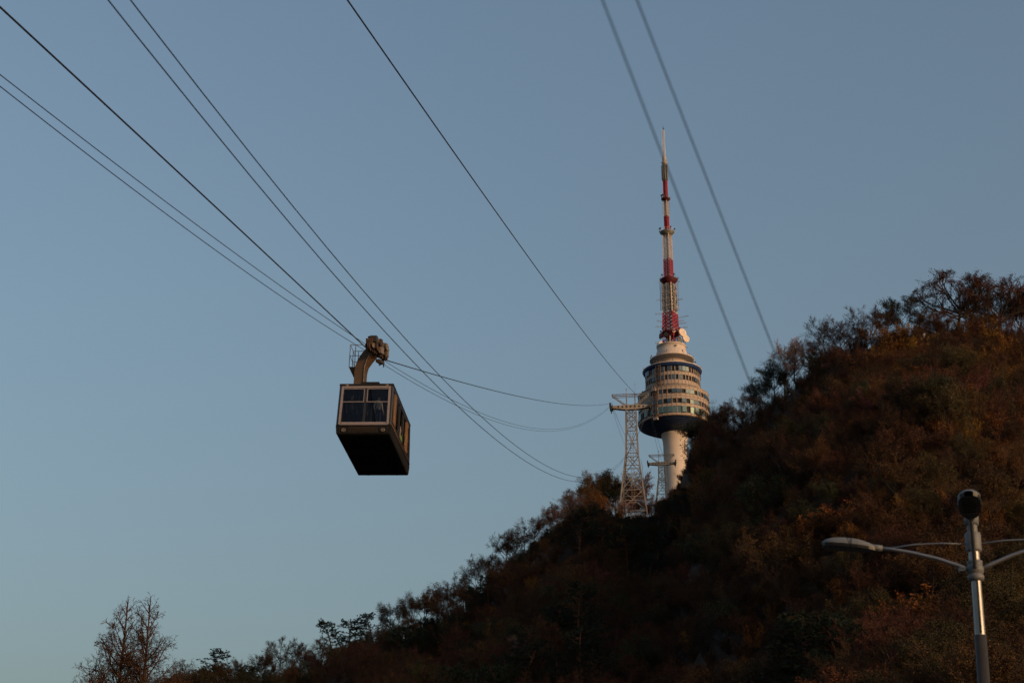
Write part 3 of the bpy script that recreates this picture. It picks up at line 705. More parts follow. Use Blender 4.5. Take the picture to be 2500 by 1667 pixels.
# ------------------------------------------------------------------ street lamp and overhead wires
m_pole = mat('dark_grey_pole', (.032, .029, .028), .5, var=.2, scale=3)
m_zinc = mat('bare_zinc', (.27, .26, .255), .42, metal=.8, var=.1, scale=4)
m_lum = mat('luminaire_grey', (.125, .13, .14), .5, var=.08, scale=5)
m_lens = mat('luminaire_underside', (.015, .015, .016), .4, var=.2)
LX, LY = 7.40, 28.0
lean = .0275
lamp = thing('street_lamp', 'grey street lamp post with three curved arms and flat luminaires', 'street lamp', (LX, LY, 0), (0, lean, 0))
def col(name, prof, m, par=lamp): bb = MB(); bb.lathe(prof, 28); return bb.build(name, m, par)
col('base', [(.22, 0), (.22, .06), (.16, .08), (.15, .5), (.11, .55)], m_pole)
col('lower_pole', [(.125, .1), (.095, 8.03), (.0, 8.03)], m_pole)
col('upper_pole', [(.086, 8.02), (.080, 8.95)], m_zinc)
b = MB(); b.tube([(-.01, -.086, 8.05), (-.005, -.083, 8.93)], .016, 6); b.build('seam', m_pole, lamp)
col('ring_clamp', [(.08, 8.93), (.125, 8.94), (.135, 8.98), (.135, 9.02), (.11, 9.05)], m_lum)
col('joint', [(.10, 9.04), (.135, 9.08), (.142, 9.13), (.125, 9.19), (.11, 9.21), (.13, 9.235), (.13, 9.26), (.10, 9.28)], m_lum)
col('neck_tube', [(.09, 9.27), (.09, 9.43)], m_zinc)
col('collar', [(.09, 9.42), (.125, 9.44), (.13, 9.46), (.13, 9.72), (.12, 9.75), (.088, 9.76)], m_lum)
col('neck_tube', [(.085, 9.75), (.085, 9.89)], m_lum)
col('top_cap', [(.085, 9.88), (.115, 9.89), (.118, 10.03), (.10, 10.07), (0, 10.09)], m_lum)
b = MB(); b.box((-.22, 0, 9.12), (.1, .1, .06)); b.tube([(-.1, 0, 9.16), (-.2, 0, 9.12)], .03, 8); b.build('bracket', m_lum, lamp)
def arm_set(ang, name='arm'):
    M = Matrix.Rotation(ang, 3, 'Z')
    T = lambda r, z, o=0: tuple(M @ Vector((r, o, z)))
    bb = MB(); bb.tube([T(.06, 9.10), T(.25, 9.20), T(.6, 9.34), T(1.0, 9.46), T(1.3, 9.53), T(1.55, 9.57)], [.036, .036, .034, .032, .032, .032], 10); a_ = bb.build('arm', m_zinc, lamp)
    bb = MB(); bb.tube([T(.10, 9.565), T(.5, 9.60), T(.95, 9.60), T(1.36, 9.555)], .014, 8); bb.build('tie_rod', m_zinc, lamp)
    bb = MB(); bb.tube([T(1.48, 9.56), T(1.70, 9.59)], [.05, .062], 12); bb.build('spigot', m_lum, lamp)
    top = MB(); bot = MB()
    n = 12; secs = [(1.60, .055, .04), (1.70, .12, .085), (1.88, .17, .13), (2.1, .185, .14), (2.3, .175, .12), (2.42, .14, .08), (2.48, .07, .03)]
    vt = []; vb = []
    for r, w, h in secs:
        z0 = 9.575 + (r - 1.66) * .13
        for k in range(n + 1):
            t = math.pi * k / n; vt.append(T(r, z0 + h * math.sin(t), w * math.cos(t)))
        vb += [T(r, z0 - .05, w * .94), T(r, z0 - .05, -w * .94), T(r, z0 + .002, w), T(r, z0 + .002, -w)]
    ft = []; fb = []
    for i in range(len(secs) - 1):
        for k in range(n): q = i * (n + 1) + k; ft.append((q, q + 1, q + n + 2, q + n + 1))
        q = i * 4; fb += [(q, q + 4, q + 5, q + 1), (q, q + 2, q + 6, q + 4), (q + 1, q + 5, q + 7, q + 3)]
    top.add(vt, ft, True); lu = top.build('luminaire', m_lum, lamp)
    bot.add(vb, fb); bot.build('lens_panel', m_lens, lu)
    sl = MB()
    for i in range(7): r = 1.85 + i * .08; z0 = 9.52 + (r - 1.66) * .13; sl.beam(T(r, z0, -.11), T(r, z0, .11), .03, .012)
    sl.build('led_strip', m_pole, lu)
    bb = MB(); bb.tube([T(1.98, 9.617 + .137 * math.sin(t), .187 * math.cos(t)) for t in np.linspace(.02, math.pi - .02, 13)], .006, 5); bb.build('shell_seam', m_pole, lu)
for a_ in (math.pi, 0.0, -math.pi / 2): arm_set(a_ - .265)

m_wire = mat('black_wire', (.007, .007, .009), .9, var=.1, spec=.05)
def wire(p, q, lab):
    P, Q = Vector(p), Vector(q); d = (Q - P) / (Q.y - P.y); pts = []
    A, B = P + d * (-3.0 - P.y), P + d * (24.0 - P.y)
    for i in range(41):
        t = i / 40; c = A.lerp(B, t); c.z -= 4 * .03 * t * (1 - t); pts.append(c)
    bb = MB(); bb.tube(pts, .0038, 6); tag(bb.build('overhead_wire', m_wire), lab, 'wire', 'overhead wires close to the viewer'); return A, B
lw = 'blurred overhead wire slanting down across the sky past the antenna mast'
a1, b1 = wire((.45, 7.215, 6.393), (1.424, 10.189, 5.80), lw)
a2, b2 = wire((.654, 7.639, 6.675), (1.796, 10.953, 6.05), lw)
def upole(p, q, lab, r):
    c = (p + q) / 2; top = max(p.z, q.z); t = thing('utility_pole', lab, 'utility pole', (c.x, c.y, 0))
    bb = MB(); bb.tube([(0, 0, -.2), (0, 0, top + .4)], [r, r * .7], 14); bb.build('post', m_pole, t)
    bb = MB(); d = (q - p); n = Vector((d.x, d.y, 0)).normalized(); bb.beam(-n * .5 + Vector((0, 0, top - .1)), n * .5 + Vector((0, 0, top - .1)), .08); bb.build('crossbar', m_pole, t)
upole(a1, a2, 'tall dark utility pole holding the high ends of the overhead wires', .13)
upole(b1, b2, 'short dark utility post holding the low ends of the overhead wires', .08)

# ------------------------------------------------------------------ trees
m_bark = mat('grey_brown_bark', (.040, .027, .020), .9, var=.35, scale=2)
m_bark2 = mat('red_pine_bark', (.085, .034, .018), .9, var=.35, scale=2)
m_leaf = {
    'bud':   mat('rust_buds', (.070, .029, .009), .8, var=.4, scale=.8, obj_var=.35, hue=.02),
    'leaf':  mat('dark_green_leaf', (.024, .027, .008), .7, var=.4, scale=.8, obj_var=.35, hue=.02),
    'olive': mat('olive_spring_leaf', (.046, .032, .008), .75, var=.4, scale=.8, obj_var=.35, hue=.02),
    'pine':  mat('pine_needle', (.014, .023, .012), .7, var=.4, scale=.8, obj_var=.3, hue=.015),
    'blos':  mat('pale_cherry_blossom', (.30, .17, .13), .8, var=.25, scale=.8, obj_var=.2),
    'pink':  mat('pink_azalea_blossom', (.16, .040, .052), .8, var=.3, scale=.8, obj_var=.3),
    'twig':  mat('brown_twig', (.052, .024, .010), .9, var=.35, scale=.8, obj_var=.4, hue=.015),
    'red':   mat('red_brown_bud', (.072, .023, .013), .85, var=.35, scale=.8, obj_var=.3),
    'orange': mat('orange_leaf_sun_glow', (.145, .050, .011), .85, var=.35, scale=.8, obj_var=.3),  # carries the sun glow of the upper slope in its colour
    'gold':  mat('golden_brown_twig', (.17, .077, .011), .85, var=.35, scale=.8, obj_var=.3, hue=.015),
}
class Tree:
    def __init__(s, seed):
        s.g = random.Random(seed); s.w = MB(); s.l = MB()
    def rv(s, k=1.0): g = s.g; return Vector((g.gauss(0, k), g.gauss(0, k), g.gauss(0, k)))
    def limb(s, p, d, L, r0, r1, n, wob, up, sides, to=None):
        pts = [Vector(p)]; ds = [d.normalized()]; d = d.normalized()
        for i in range(n):
            d = (d + s.rv(wob) + Vector((0, 0, up))).normalized(); pts.append(pts[-1] + d * (L / n)); ds.append(d)
        (to or s.w).tube(pts, [r0 + (r1 - r0) * i / n for i in range(n + 1)], sides, cap=False)
        return pts, ds
    def twig(s, p, d, L, w):
        q = p + d * L; x = d.cross(s.rv()).normalized() * w
        m_ = p + d * (L * .5) + s.rv(L * .06)
        s.l.add([p - x, p + x, m_ + x * .8, m_ - x * .8, q], [(0, 1, 2, 3), (3, 2, 4)])
    def leaf(s, p, sz):
        x = s.rv().normalized() * sz; y = x.cross(s.rv()).normalized() * sz * s.g.uniform(.5, .9)
        s.l.add([p - x, p - y * .6, p + x, p + y], [(0, 1, 2, 3)])
    def spread(s, d, ang):
        ax = d.cross(s.rv()).normalized(); return Matrix.Rotation(ang, 3, ax) @ d

def broad(seed, H=8, kids=(7, 6, 5), angs=(48, 45, 45), ratio=(.62, .5, .45), trunk=.42, leaves=8, lsz=.11, lrad=.28, twigs=4, twl=.5, up=(.10, .07, .05), tw=.012, rad=.13, start=.45, wob=.12):
    t = Tree(seed); g = t.g
    tp, td = t.limb((0, 0, -.6), Vector((g.uniform(-.12, .12), g.uniform(-.12, .12), 1)), H * trunk + .6 + H * .25, rad, rad * .55, 6, .06, .05, 6)
    def rec(p, d, L, r, lev):
        if p.z > H * 1.05: L *= .6
        n = (5, 4, 3)[min(lev, 2)]
        pts, ds = t.limb(p, d, L, r, r * .45, n, wob * (1 + .3 * lev), up[min(lev, 2)], 4 if lev == 0 else 3)
        if lev >= 2:
            for i, q in enumerate(pts[1:]):
                for k in range(twigs):
                    t.twig(q, (t.spread(ds[i + 1], R(g.uniform(15, 65))) + Vector((0, 0, .25))).normalized(), twl * g.uniform(.5, 1.2), tw)
                if leaves:
                    for k in range(max(1, int(leaves * g.uniform(.4, 1.6) / 2.2))): t.leaf(q + t.rv(lrad), lsz * g.uniform(.5, 1.05))
            return
        for k in range(kids[lev + 1]):
            f = g.uniform(.3, 1.0); i = min(int(f * n), n - 1); q = pts[i].lerp(pts[i + 1], f * n - i)
            rec(q, t.spread(ds[i], R(angs[lev + 1] * g.uniform(.6, 1.3))), L * ratio[lev + 1] * g.uniform(.7, 1.2), r * .5, lev + 1)
        rec(pts[-1], ds[-1], L * ratio[lev + 1], r * .45, lev + 1)
    for k in range(kids[0]):
        f = start + (1 - start) * (k + g.random()) / kids[0]; i = min(int(f * 6), 5); q = tp[i].lerp(tp[i + 1], f * 6 - i)
        d = Matrix.Rotation(k * 2.4 + g.uniform(-.4, .4), 3, 'Z') @ Vector((math.sin(R(angs[0])), 0, math.cos(R(angs[0]))))
        rec(q, d, H * ratio[0] * g.uniform(.75, 1.1) * (1.15 - .4 * f), rad * .5, 0)
    rec(tp[-1], td[-1], H * ratio[0] * .7, rad * .5, 0)
    return t
def pine(seed, H=8):
    t = Tree(seed); g = t.g
    tp, td = t.limb((0, 0, -.6), Vector((g.uniform(-.25, .25), g.uniform(-.25, .25), 1)), H + .3, .15, .04, 8, .10, .06, 6)
    def tuft(p, d, sz):
        for k in range(11):
            q = (d + t.rv(.55) + Vector((0, 0, .35))).normalized(); x = q.cross(t.rv()).normalized() * .028
            t.l.add([p - x, p + x, p + q * sz * g.uniform(.7, 1.2)], [(0, 1, 2)])
    for lev in range(9):
        f = .35 + .65 * lev / 9; i = min(int(f * 8), 7); q = tp[i].lerp(tp[i + 1], f * 8 - i)
        for k in range(4):
            a = g.uniform(0, 6.28); L = H * .40 * (1.15 - f) * g.uniform(.7, 1.3) + .5
            pts, ds = t.limb(q, Vector((math.cos(a), math.sin(a), .15)), L, .05, .015, 4, .12, .04, 3)
            for j in range(1, 5):
                for m_ in range(4 if j > 1 else 2):
                    d = t.spread(ds[j], R(g.uniform(20, 80))); d.z *= .35; d.normalize(); e = pts[j] + d * g.uniform(.2, .75)
                    t.twig(pts[j], d, (e - pts[j]).length, .012)
                    for q_ in range(2): tuft(pts[j].lerp(e, g.uniform(.4, 1)), d, .30)
    for k in range(10): tuft(tp[-1] - Vector((0, 0, g.uniform(0, .9))), (t.rv() + Vector((0, 0, 1))).normalized(), .32)
    return t
def redwood(seed, H=26):       # tall narrow bare conifer with rising limbs
    t = Tree(seed); g = t.g
    N = 16; tp, td = t.limb((0, 0, -.3), Vector((.03, 0, 1)), H + .3, .40, .02, N, .004, .03, 7)
    def sub(p, d, L, r, lev):
        pts, ds = t.limb(p, d, L, r, r * .35, 5, .05, .045 if lev == 0 else .02, 4 if lev == 0 else 3)
        n = int((8.5 if lev == 0 else 6.5) * L) + 2
        for k in range(n):
            f = g.uniform(.15, 1); i = min(int(f * 5), 4); q = pts[i].lerp(pts[i + 1], f * 5 - i)
            dd = t.spread(ds[i], R(g.uniform(30, 70)))
            if lev == 0 and L > 1.2: sub(q, dd, L * g.uniform(.16, .34), r * .35, 1)
            else:
                l = g.uniform(.15, .42); t.twig(q, dd, l, .011)
                for j in range(2): t.twig(q + dd * l * g.uniform(.4, 1), t.spread(dd, R(50)), .18, .012)
    for k in range(84):
        f = .28 + .71 * (k + g.random()) / 84; i = min(int(f * N), N - 1); q = tp[i].lerp(tp[i + 1], f * N - i); a = k * 2.4 + g.uniform(-.5, .5)
        h = 1 - f; L = 8.8 * h ** .78 * g.uniform(.65, 1.1) + .12
        el = R(36 + 16 * f + g.uniform(-8, 8)); sub(q, Vector((math.cos(a) * math.cos(el), math.sin(a) * math.cos(el), math.sin(el))), L, .03 + .008 * L, 0)
    return t
def shrub(seed, H=2.6, leaves=4, lsz=.10, stems=13, tw=.012):
    t = Tree(seed); g = t.g
    for k in range(stems):
        a = g.uniform(0, 6.28); d = Vector((math.cos(a) * .45, math.sin(a) * .45, 1))
        pts, ds = t.limb((g.uniform(-.5, .5), g.uniform(-.5, .5), -.4), d, H * g.uniform(.6, 1.1) + .4, .028, .008, 5, .10, .04, 3)
        for i in range(1, 6):
            for q in range(5):
                dd = (t.spread(ds[i], R(g.uniform(15, 50))) + Vector((0, 0, .3))).normalized(); l = g.uniform(.3, .85); t.twig(pts[i], dd, l, tw)
                t.twig(pts[i] + dd * l * .6, t.spread(dd, R(35)), l * .6, tw * .8)
                for m_ in range(leaves): t.leaf(pts[i] + dd * l * g.uniform(.4, 1.1) + t.rv(.08), lsz * g.uniform(.6, 1.2))
    return t
# kinds: (builder results, bark, foliage)
KIND = {}
def reg(kind, trees, bark, fol, H):
    out = []
    for t in trees:
        zmax = max(max(v[2] for v in t.l.v), max(v[2] for v in t.w.v))
        out.append((t.w.mesh('trunk', bark), t.l.mesh('crown', fol), zmax))
    KIND[kind] = (out, bark, fol)
reg('bare',  [broad(11, 8, leaves=0, twigs=5, twl=.7), broad(12, 8, kids=(8, 6, 5), leaves=0, twigs=5, twl=.75), broad(13, 8, leaves=1, twigs=5, lsz=.06, twl=.7)], m_bark, m_leaf['twig'], 8)
reg('bud',   [broad(21, 8, leaves=13), broad(22, 8, kids=(8, 6, 5), leaves=12, lsz=.12), broad(23, 8, leaves=17, start=.3, lsz=.12), broad(24, 8, leaves=14, trunk=.3)], m_bark, m_leaf['bud'], 8)
reg('leaf',  [broad(31, 8, leaves=24, lsz=.14, start=.25), broad(32, 8, leaves=22, lsz=.13, trunk=.3)], m_bark, m_leaf['leaf'], 8)
reg('olive', [broad(41, 8, leaves=22, lsz=.12, start=.2, trunk=.3), broad(42, 8, leaves=20, lsz=.12)], m_bark, m_leaf['olive'], 8)
reg('red',   [broad(51, 8, leaves=7, lsz=.09, twigs=5, twl=.6), broad(52, 8, leaves=6, lsz=.08, twigs=6, twl=.6)], m_bark, m_leaf['red'], 8)
reg('blos',  [broad(61, 6, leaves=13, lsz=.07, lrad=.22)], m_bark, m_leaf['blos'], 6)
reg('pine',  [pine(71), pine(72), pine(73)], m_bark2, m_leaf['pine'], 8)
def umbrella(seed):
    t = broad(seed, 12, kids=(10, 9, 6), angs=(60, 40, 40), ratio=(.74, .52, .42), trunk=.14, start=.6, leaves=11, lsz=.12, lrad=.28, up=(.06, .09, .10), rad=.28, wob=.07, twigs=4, twl=.55)
    for mb in (t.w, t.l):              # the crown keeps within a low dome
        out = []
        for x, y, z in mb.v:
            f = 1 + .30 * noise.noise((x / 1.9, y / 1.9, z / 1.9 + seed)) + .12 * noise.noise((x / .6, y / .6, z / .6))
            q = math.sqrt((x / 8.0) ** 2 + (y / 8.0) ** 2 + (max(z - 4.2, 0) / 5.4) ** 2) / f
            k = 1 if q <= .6 else (.6 + .45 * math.tanh((q - .6) / .45)) / q
            out.append((x * k, y * k, z if z < 4.2 else 4.2 + (z - 4.2) * k))
        mb.v = out
    return t
reg('spread', [umbrella(81), umbrella(82)], m_bark, m_leaf['red'], 12)
reg('tall',  [broad(91, 11, kids=(10, 5, 4), angs=(24, 30, 40), ratio=(.62, .45, .4), trunk=.5, start=.25, leaves=2, lsz=.08, up=(.14, .1, .06), rad=.12, twigs=5, twl=.6), broad(92, 11, kids=(10, 5, 4), angs=(26, 30, 40), ratio=(.55, .45, .4), trunk=.5, start=.25, leaves=3, lsz=.08, up=(.14, .1, .06), rad=.11, twigs=5)], m_bark, m_leaf['twig'], 11)
reg('pink',  [shrub(101, 2.6, 7, .075)], m_bark, m_leaf['pink'], 2.6)
reg('orange', [shrub(106, 2.6, 6, .10, 16)], m_bark, m_leaf['orange'], 2.6)
reg('gold',  [shrub(102, 3.0, 4, .085, 18), shrub(103, 3.0, 3, .08, 18)], m_bark, m_leaf['gold'], 3)
reg('brush', [shrub(104, 2.6, 2, .09, 16), shrub(105, 2.2, 3, .09, 16)], m_bark, m_leaf['twig'], 2.6)
reg('redwood', [redwood(111), redwood(112)], mat('conifer_bark', (.06, .03, .022), .9, var=.3), m_leaf['twig'], 26)

TNAME = {'bare': 'bare_tree', 'bud': 'budding_tree', 'leaf': 'leafy_tree', 'olive': 'spring_tree', 'red': 'budding_tree', 'blos': 'cherry_tree', 'pine': 'pine_tree', 'spread': 'spreading_tree', 'tall': 'slender_tree', 'pink': 'azalea_bush', 'orange': 'orange_bush', 'gold': 'golden_bush', 'redwood': 'conifer_tree', 'brush': 'bush'}
def tree(kind, x, y, z, hgt, rz, label, group, var=0, wide=1.0):
    w, l, zm = KIND[kind][0][var % len(KIND[kind][0])]
    t = thing(TNAME[kind], label, 'bush' if kind in ('pink', 'gold', 'orange', 'brush') else 'tree', (x, y, z), (0, 0, rz), group)
    s = hgt / zm; t.scale = (s * wide, s * wide, s)
    obj('trunk' if kind not in ('pink', 'gold', 'orange', 'brush') else 'stem', w, t); obj('crown', l, t); return t
rt = random.Random(77)
CRESTTREES = [(-10.77, 11.93, 'bare'), (-9.86, 12.18, 'pine'), (-9.1, 12.03, 'bud'), (-8.41, 12.38, 'bud'), (-7.61, 12.79, 'bare'), (-6.93, 12.62, 'bud'), (-6.29, 12.75, 'bare'), (-5.86, 13.34, 'pine'), (-5.37, 13.36, 'pine'), (-4.55, 13.46, 'pine'), (-3.96, 13.92, 'bud'), (-3.48, 14.17, 'bud'), (-2.98, 14.41, 'bud'), (-2.39, 14.43, 'bud'), (-1.96, 14.66, 'bud'), (-1.6, 14.83, 'bud'), (-1.11, 15.48, 'bud'), (-0.68, 15.57, 'bud'), (-0.18, 16.32, 'bare'), (0.1, 16.2, 'bud'), (0.43, 16.42, 'bare'), (0.78, 16.76, 'bud'), (1.1, 16.8, 'bud'), (1.45, 17.1, 'bud'), (2.1, 17.7, 'bare'), (1.8, 17.35, 'bud'), (2.5, 17.85, 'bud'), (2.8, 18.15, 'bud'), (3.05, 18.2, 'leaf'), (3.3, 18.1, 'bare'), (3.5, 18.05, 'bud'), (3.72, 18.3, 'bud'), (4.45, 17.4, 'bud'), (4.86, 17.5, 'bud'), (5.5, 17.45, 'bud'), (6.0, 17.9, 'bud'), (6.22, 18.6, 'leaf'), (6.52, 19.75, 'leaf'), (6.85, 20.0, 'leaf'), (7.0, 20.07, 'bud'), (7.24, 20.37, 'bud'), (7.8, 20.17, 'bud'), (8.3, 20.53, 'blos'), (8.72, 20.9, 'leaf'), (9.06, 21.48, 'leaf'), (9.48, 21.91, 'bare'), (9.92, 22.2, 'blos'), (10.38, 22.23, 'blos'), (10.99, 22.78, 'bare'), (11.45, 22.86, 'bare'), (12.04, 22.6, 'bare'), (12.62, 23.1, 'bare'), (13.16, 22.95, 'bare'), (13.75, 23.3, 'leaf'), (14.2, 22.8, 'bare'), (14.7, 22.8, 'bud'), (15.1, 22.7, 'bud'), (15.9, 22.7, 'bud'), (16.2, 23.2, 'tall'), (16.5, 22.6, 'bud'), (17.0, 23.2, 'tall'), (17.4, 23.0, 'bud'), (15.45, 23.85, 'spread'), (16.75, 23.55, 'spread'), (17.65, 23.19, 'tall'), (17.95, 23.07, 'tall'), (17.23, 22.89, 'tall')]
CLAB = {'bare': 'bare twiggy tree against the sky ', 'bud': 'tree with sparse brown young leaves ', 'leaf': 'dense dark leafy tree ', 'pine': 'dark flat topped pine ',
        'blos': 'pale pinkish blossoming tree ', 'spread': 'wide umbrella shaped tree with reddish buds crowning the hill', 'tall': 'slender upright bare tree '}
def crest_zone(az):
    for lim, t in ((-5.9, 'at the low end of the crest before the pines'), (-4.2, 'among the crest pines'), (2.0, 'on the crest between pines and pale pylon'), (4.2, 'close beside the pale pylon'), (6.0, 'between the two pylons'), (9.3, 'on the steep edge next to the tower shaft'), (14.2, 'on the hill shoulder before the umbrella trees')):
        if az < lim: return t
    return 'by the umbrella trees on the hill top'
def slope_zone(az):
    for lim, t in ((-3, 'low slope under the crest pines'), (3, 'long slope under the pale pylon'), (9, 'slope under the tower'), (14, 'steep slope under the blossoming edge')):
        if az < lim: return t
    return 'slope behind the street lamp'
SIL = np.array([(-30, 9.0), (-18, 9.6), (-13, 10.8), (-11.5, 11.7), (-10.77, 11.93), (-9.86, 12.1), (-9.1, 11.95), (-7.61, 12.7), (-6.29, 12.7), (-5.4, 13.3), (-4.4, 13.5), (-3, 14.4), (-1.6, 14.8), (-1.0, 15.4), (0.4, 16.3), (1.4, 17.1), (2.1, 17.7), (2.9, 18.1), (3.7, 18.2), (4.0, 17.4), (4.35, 17.3), (4.9, 17.45), (5.5, 17.45), (5.8, 17.7), (6.05, 18.5), (6.3, 19.4), (7.2, 20.2), (8.3, 20.5), (9.06, 21.3), (9.9, 22.1), (11, 22.6), (12.6, 22.9), (14, 23.1), (16, 23.3), (18, 23.0), (30, 22)])
def cap_height(x, y, z, h):        # woods thin out towards the skyline and round the foot of the pylon
    az = math.degrees(math.atan2(x, y)); r = math.hypot(x, y); w = .15 if 5.5 < az < 7.2 else .75; e = float(np.interp([az - w, az - w / 2, az, az + w / 2, az + w], SIL[:, 0], SIL[:, 1]).min()) - .1
    if 2.6 < az < 4.9 and r < 289: e = min(e, 16.7 + max(0, 3.4 - az) * .9)
    return max(.7, min(h, r * math.tan(R(e)) + EYE - z))
placed = []
for i, (az, el, k) in enumerate(CRESTTREES):
    rr = float(np.interp(az, CA[:, 0], CA[:, 2])); r = rr + rt.uniform(-5, 3)
    if 2.5 < az < 4.2: r = rr + 7
    if 6.1 < az < 7.0: r = rr + 3
    x, y = r * math.sin(R(az)), r * math.cos(R(az)); z = height(x, y); top = math.hypot(x, y) * math.tan(R(el)) + EYE
    h = max(3.0, top - z + .4)
    if k in ('tall',): h = max(h, 8)
    tree(k, x, y, z, h, rt.uniform(0, 6.28), CLAB[k] + ('' if k == 'spread' else crest_zone(az)), 'trees along the hill crest: ' + TNAME[k].replace('_', ' '), rt.randrange(9), (1.15 if k == 'spread' else .6) if k == 'spread' or 5.4 < az < 6.5 else rt.uniform(.95, 1.25) if h < 9 else 1.0)
    placed.append((x, y, 2.2))
for i, az in enumerate(np.arange(5.62, 7.0, .085)):
    rr = float(np.interp(az, CA[:, 0], CA[:, 2])); r = rr + rt.uniform(-7, 4); x, y = r * math.sin(R(az)), r * math.cos(R(az)); z = height(x, y)
    e = float(np.interp(az - .12, SIL[:, 0], SIL[:, 1])) + rt.uniform(-.15, .1); k = ('bud', 'leaf', 'red', 'bud')[i % 4]
    tree(k, x, y, z, min(6.5, max(2.0, math.hypot(x, y) * math.tan(R(e)) + EYE - z)), rt.uniform(0, 6.28), {'bud': 'small rust budding tree', 'leaf': 'small dark leafy tree', 'red': 'small red brown tree'}[k] + ' clinging to the steep edge beside the tower shaft', 'small trees on the steep edge', i, .62)
for i in range(64):
    az, r = rt.uniform(5.45, 6.7), rt.uniform(226, 268); x, y = r * math.sin(R(az)), r * math.cos(R(az)); z = height(x, y); k = ('brush', 'orange', 'brush', 'gold')[i % 4]
    tree(k, x, y, z, max(1.2, cap_height(x, y, z, rt.uniform(1.8, 3.4))), rt.uniform(0, 6.28), {'gold': 'golden brown twiggy bush', 'brush': 'low brown bush', 'orange': 'orange dry leaved bush'}[k] + ' on the steep face between shaded pylon and hill', 'bushes on the steep face', i, 1.2)
for i in range(44):
    x, y = 21.1 + rt.uniform(-9, 9), 290 + rt.uniform(-16, -2.5); z = height(x, y)
    k = ('gold', 'brush', 'brush', 'orange')[i % 4]
    tree(k, x, y, z, max(1.0, cap_height(x, y, z, rt.uniform(1.8, 3.0))), rt.uniform(0, 6.28), {'gold': 'golden brown twiggy bush', 'brush': 'low brown bush', 'orange': 'orange dry leaved bush'}[k] + ' round the foot of the pale pylon', 'bushes at the pylon foot', i, 1.3)
for i, (x, y, h) in enumerate(((-23.35, 100.5, 27.0), (-21.5, 100.0, 27.25), (-25.2, 104, 23.6), (-20.4, 104, 23.9))):
    tree('redwood', x, y, 0, h, (.0, .25, -.2, .3)[i], ['tall bare conifer with a reddish trunk and rising limbs, the broader of the twin trees', 'tall bare conifer with a thin pointed top, the slimmer of the twin trees', 'lower bare conifer beside the broad twin tree', 'lower bare conifer at the foot of the slim twin tree'][i], 'bare conifers below the hill', i)

# slope trees: patches of kinds follow slow noise
def patch_kind(x, y, g):
    a = noise.noise((x / 30, y / 30, 11.5)); c = noise.noise((x / 22, y / 22, 31.5)); u = g.random()
    if c > .36: return 'pine' if u < .7 else 'bud'
    if a > .18: return 'olive' if u < .55 else 'bud'
    if a < -.25: return 'red' if u < .6 else 'bare'
    return 'bare' if u < .30 else 'bud' if u < .62 else 'red' if u < .8 else 'leaf' if u < .9 else 'olive'
cand = []
tries = 0
while tries < 30000 and len(cand) < 1350:
    tries += 1
    az = rt.uniform(-17.5, 18.2); r = rt.uniform(96, 300); rr = float(np.interp(az, CA[:, 0], CA[:, 2])); r0 = float(np.interp(az, CA[:, 0], CA[:, 3]))
    if r > rr + 4 or r < r0 + 12 or rt.random() > r / 300: continue
    x, y = r * math.sin(R(az)), r * math.cos(R(az)); dmin = 3.0
    if math.hypot(x - 21.1, y - 290) < 5.5: continue
    if math.hypot(x - 38.9, y - 430) < 6: continue
    if any((x - px) ** 2 + (y - py) ** 2 < max(dmin, pr) ** 2 for px, py, pr in placed): continue
    placed.append((x, y, dmin)); k = patch_kind(x, y, rt); cand.append((x, y, k, r, az, rr))
for x, y in ((0, 0),): pass
SLAB = {'bare': 'bare brown tree', 'bud': 'rust coloured budding tree', 'leaf': 'dark green leafy tree', 'olive': 'olive green spring tree', 'red': 'red brown budding tree', 'pine': 'dark layered pine'}
def htree(k, r, rr):
    h = {'bare': 6.8, 'bud': 6.4, 'leaf': 6.0, 'olive': 6.2, 'red': 6.2, 'pine': 7.6}[k] * rt.uniform(.5, 1.1)
    return h * (.85 if r > rr - 14 else 1)
cand.sort(key=lambda c: c[3])
solo = cand[:260]; rest = cand[260:]
for x, y, k, r, az, rr in solo:
    z = height(x, y); tree(k, x, y, z, cap_height(x, y, z, htree(k, r, rr)), rt.uniform(0, 6.28), SLAB[k] + ' on the ' + slope_zone(az), 'hillside wood: ' + TNAME[k].replace('_', ' ') + (' red' if k == 'red' else ''), rt.randrange(9), rt.uniform(1.0, 1.35))
# blossoming and golden bushes on the slope; orange and extra golden ones paint sun glow: (bearing, distance to crest, kind)
for az, back, k, n, sp in ((12.0, 34, 'pink', 5, 5), (13.2, 44, 'pink', 4, 4), (10.3, 40, 'pink', 2, 3), (16.8, 38, 'pink', 5, 6), (15.6, 12, 'gold', 10, 9), (13.6, 10, 'gold', 9, 7), (17.4, 16, 'gold', 7, 7), (14.6, 30, 'orange', 13, 7), (15.2, 44, 'orange', 9, 6), (13.0, 22, 'orange', 6, 6), (16.4, 26, 'gold', 9, 8), (14.2, 20, 'gold', 8, 7), (17.2, 44, 'orange', 6, 6), (12.3, 95, 'orange', 4, 6), (10.2, 75, 'orange', 3, 4), (16.9, 62, 'orange', 5, 6), (3.4, 6, 'gold', 4, 3), (16.6, 118, 'gold', 8, 4), (15.9, 112, 'gold', 4, 3), (3.3, 60, 'pink', 2, 3)):
    rr = float(np.interp(az, CA[:, 0], CA[:, 2]))
    for i in range(n):
        x, y = (rr - back) * math.sin(R(az)) + rt.gauss(0, sp * .6), (rr - back) * math.cos(R(az)) + rt.gauss(0, sp * .6)
        tree(k, x, y, height(x, y), rt.uniform(2.4, 3.8) if k == 'pink' else rt.uniform(2.6, 4.2), rt.uniform(0, 6.28), {'pink': 'pink flowering azalea bush on the ', 'gold': 'golden brown twiggy bush on the ', 'orange': 'orange dry leaved bush on the '}[k] + slope_zone(az), TNAME[k].replace('_', ' ') + ' patches on the hillside', i, 1.2)
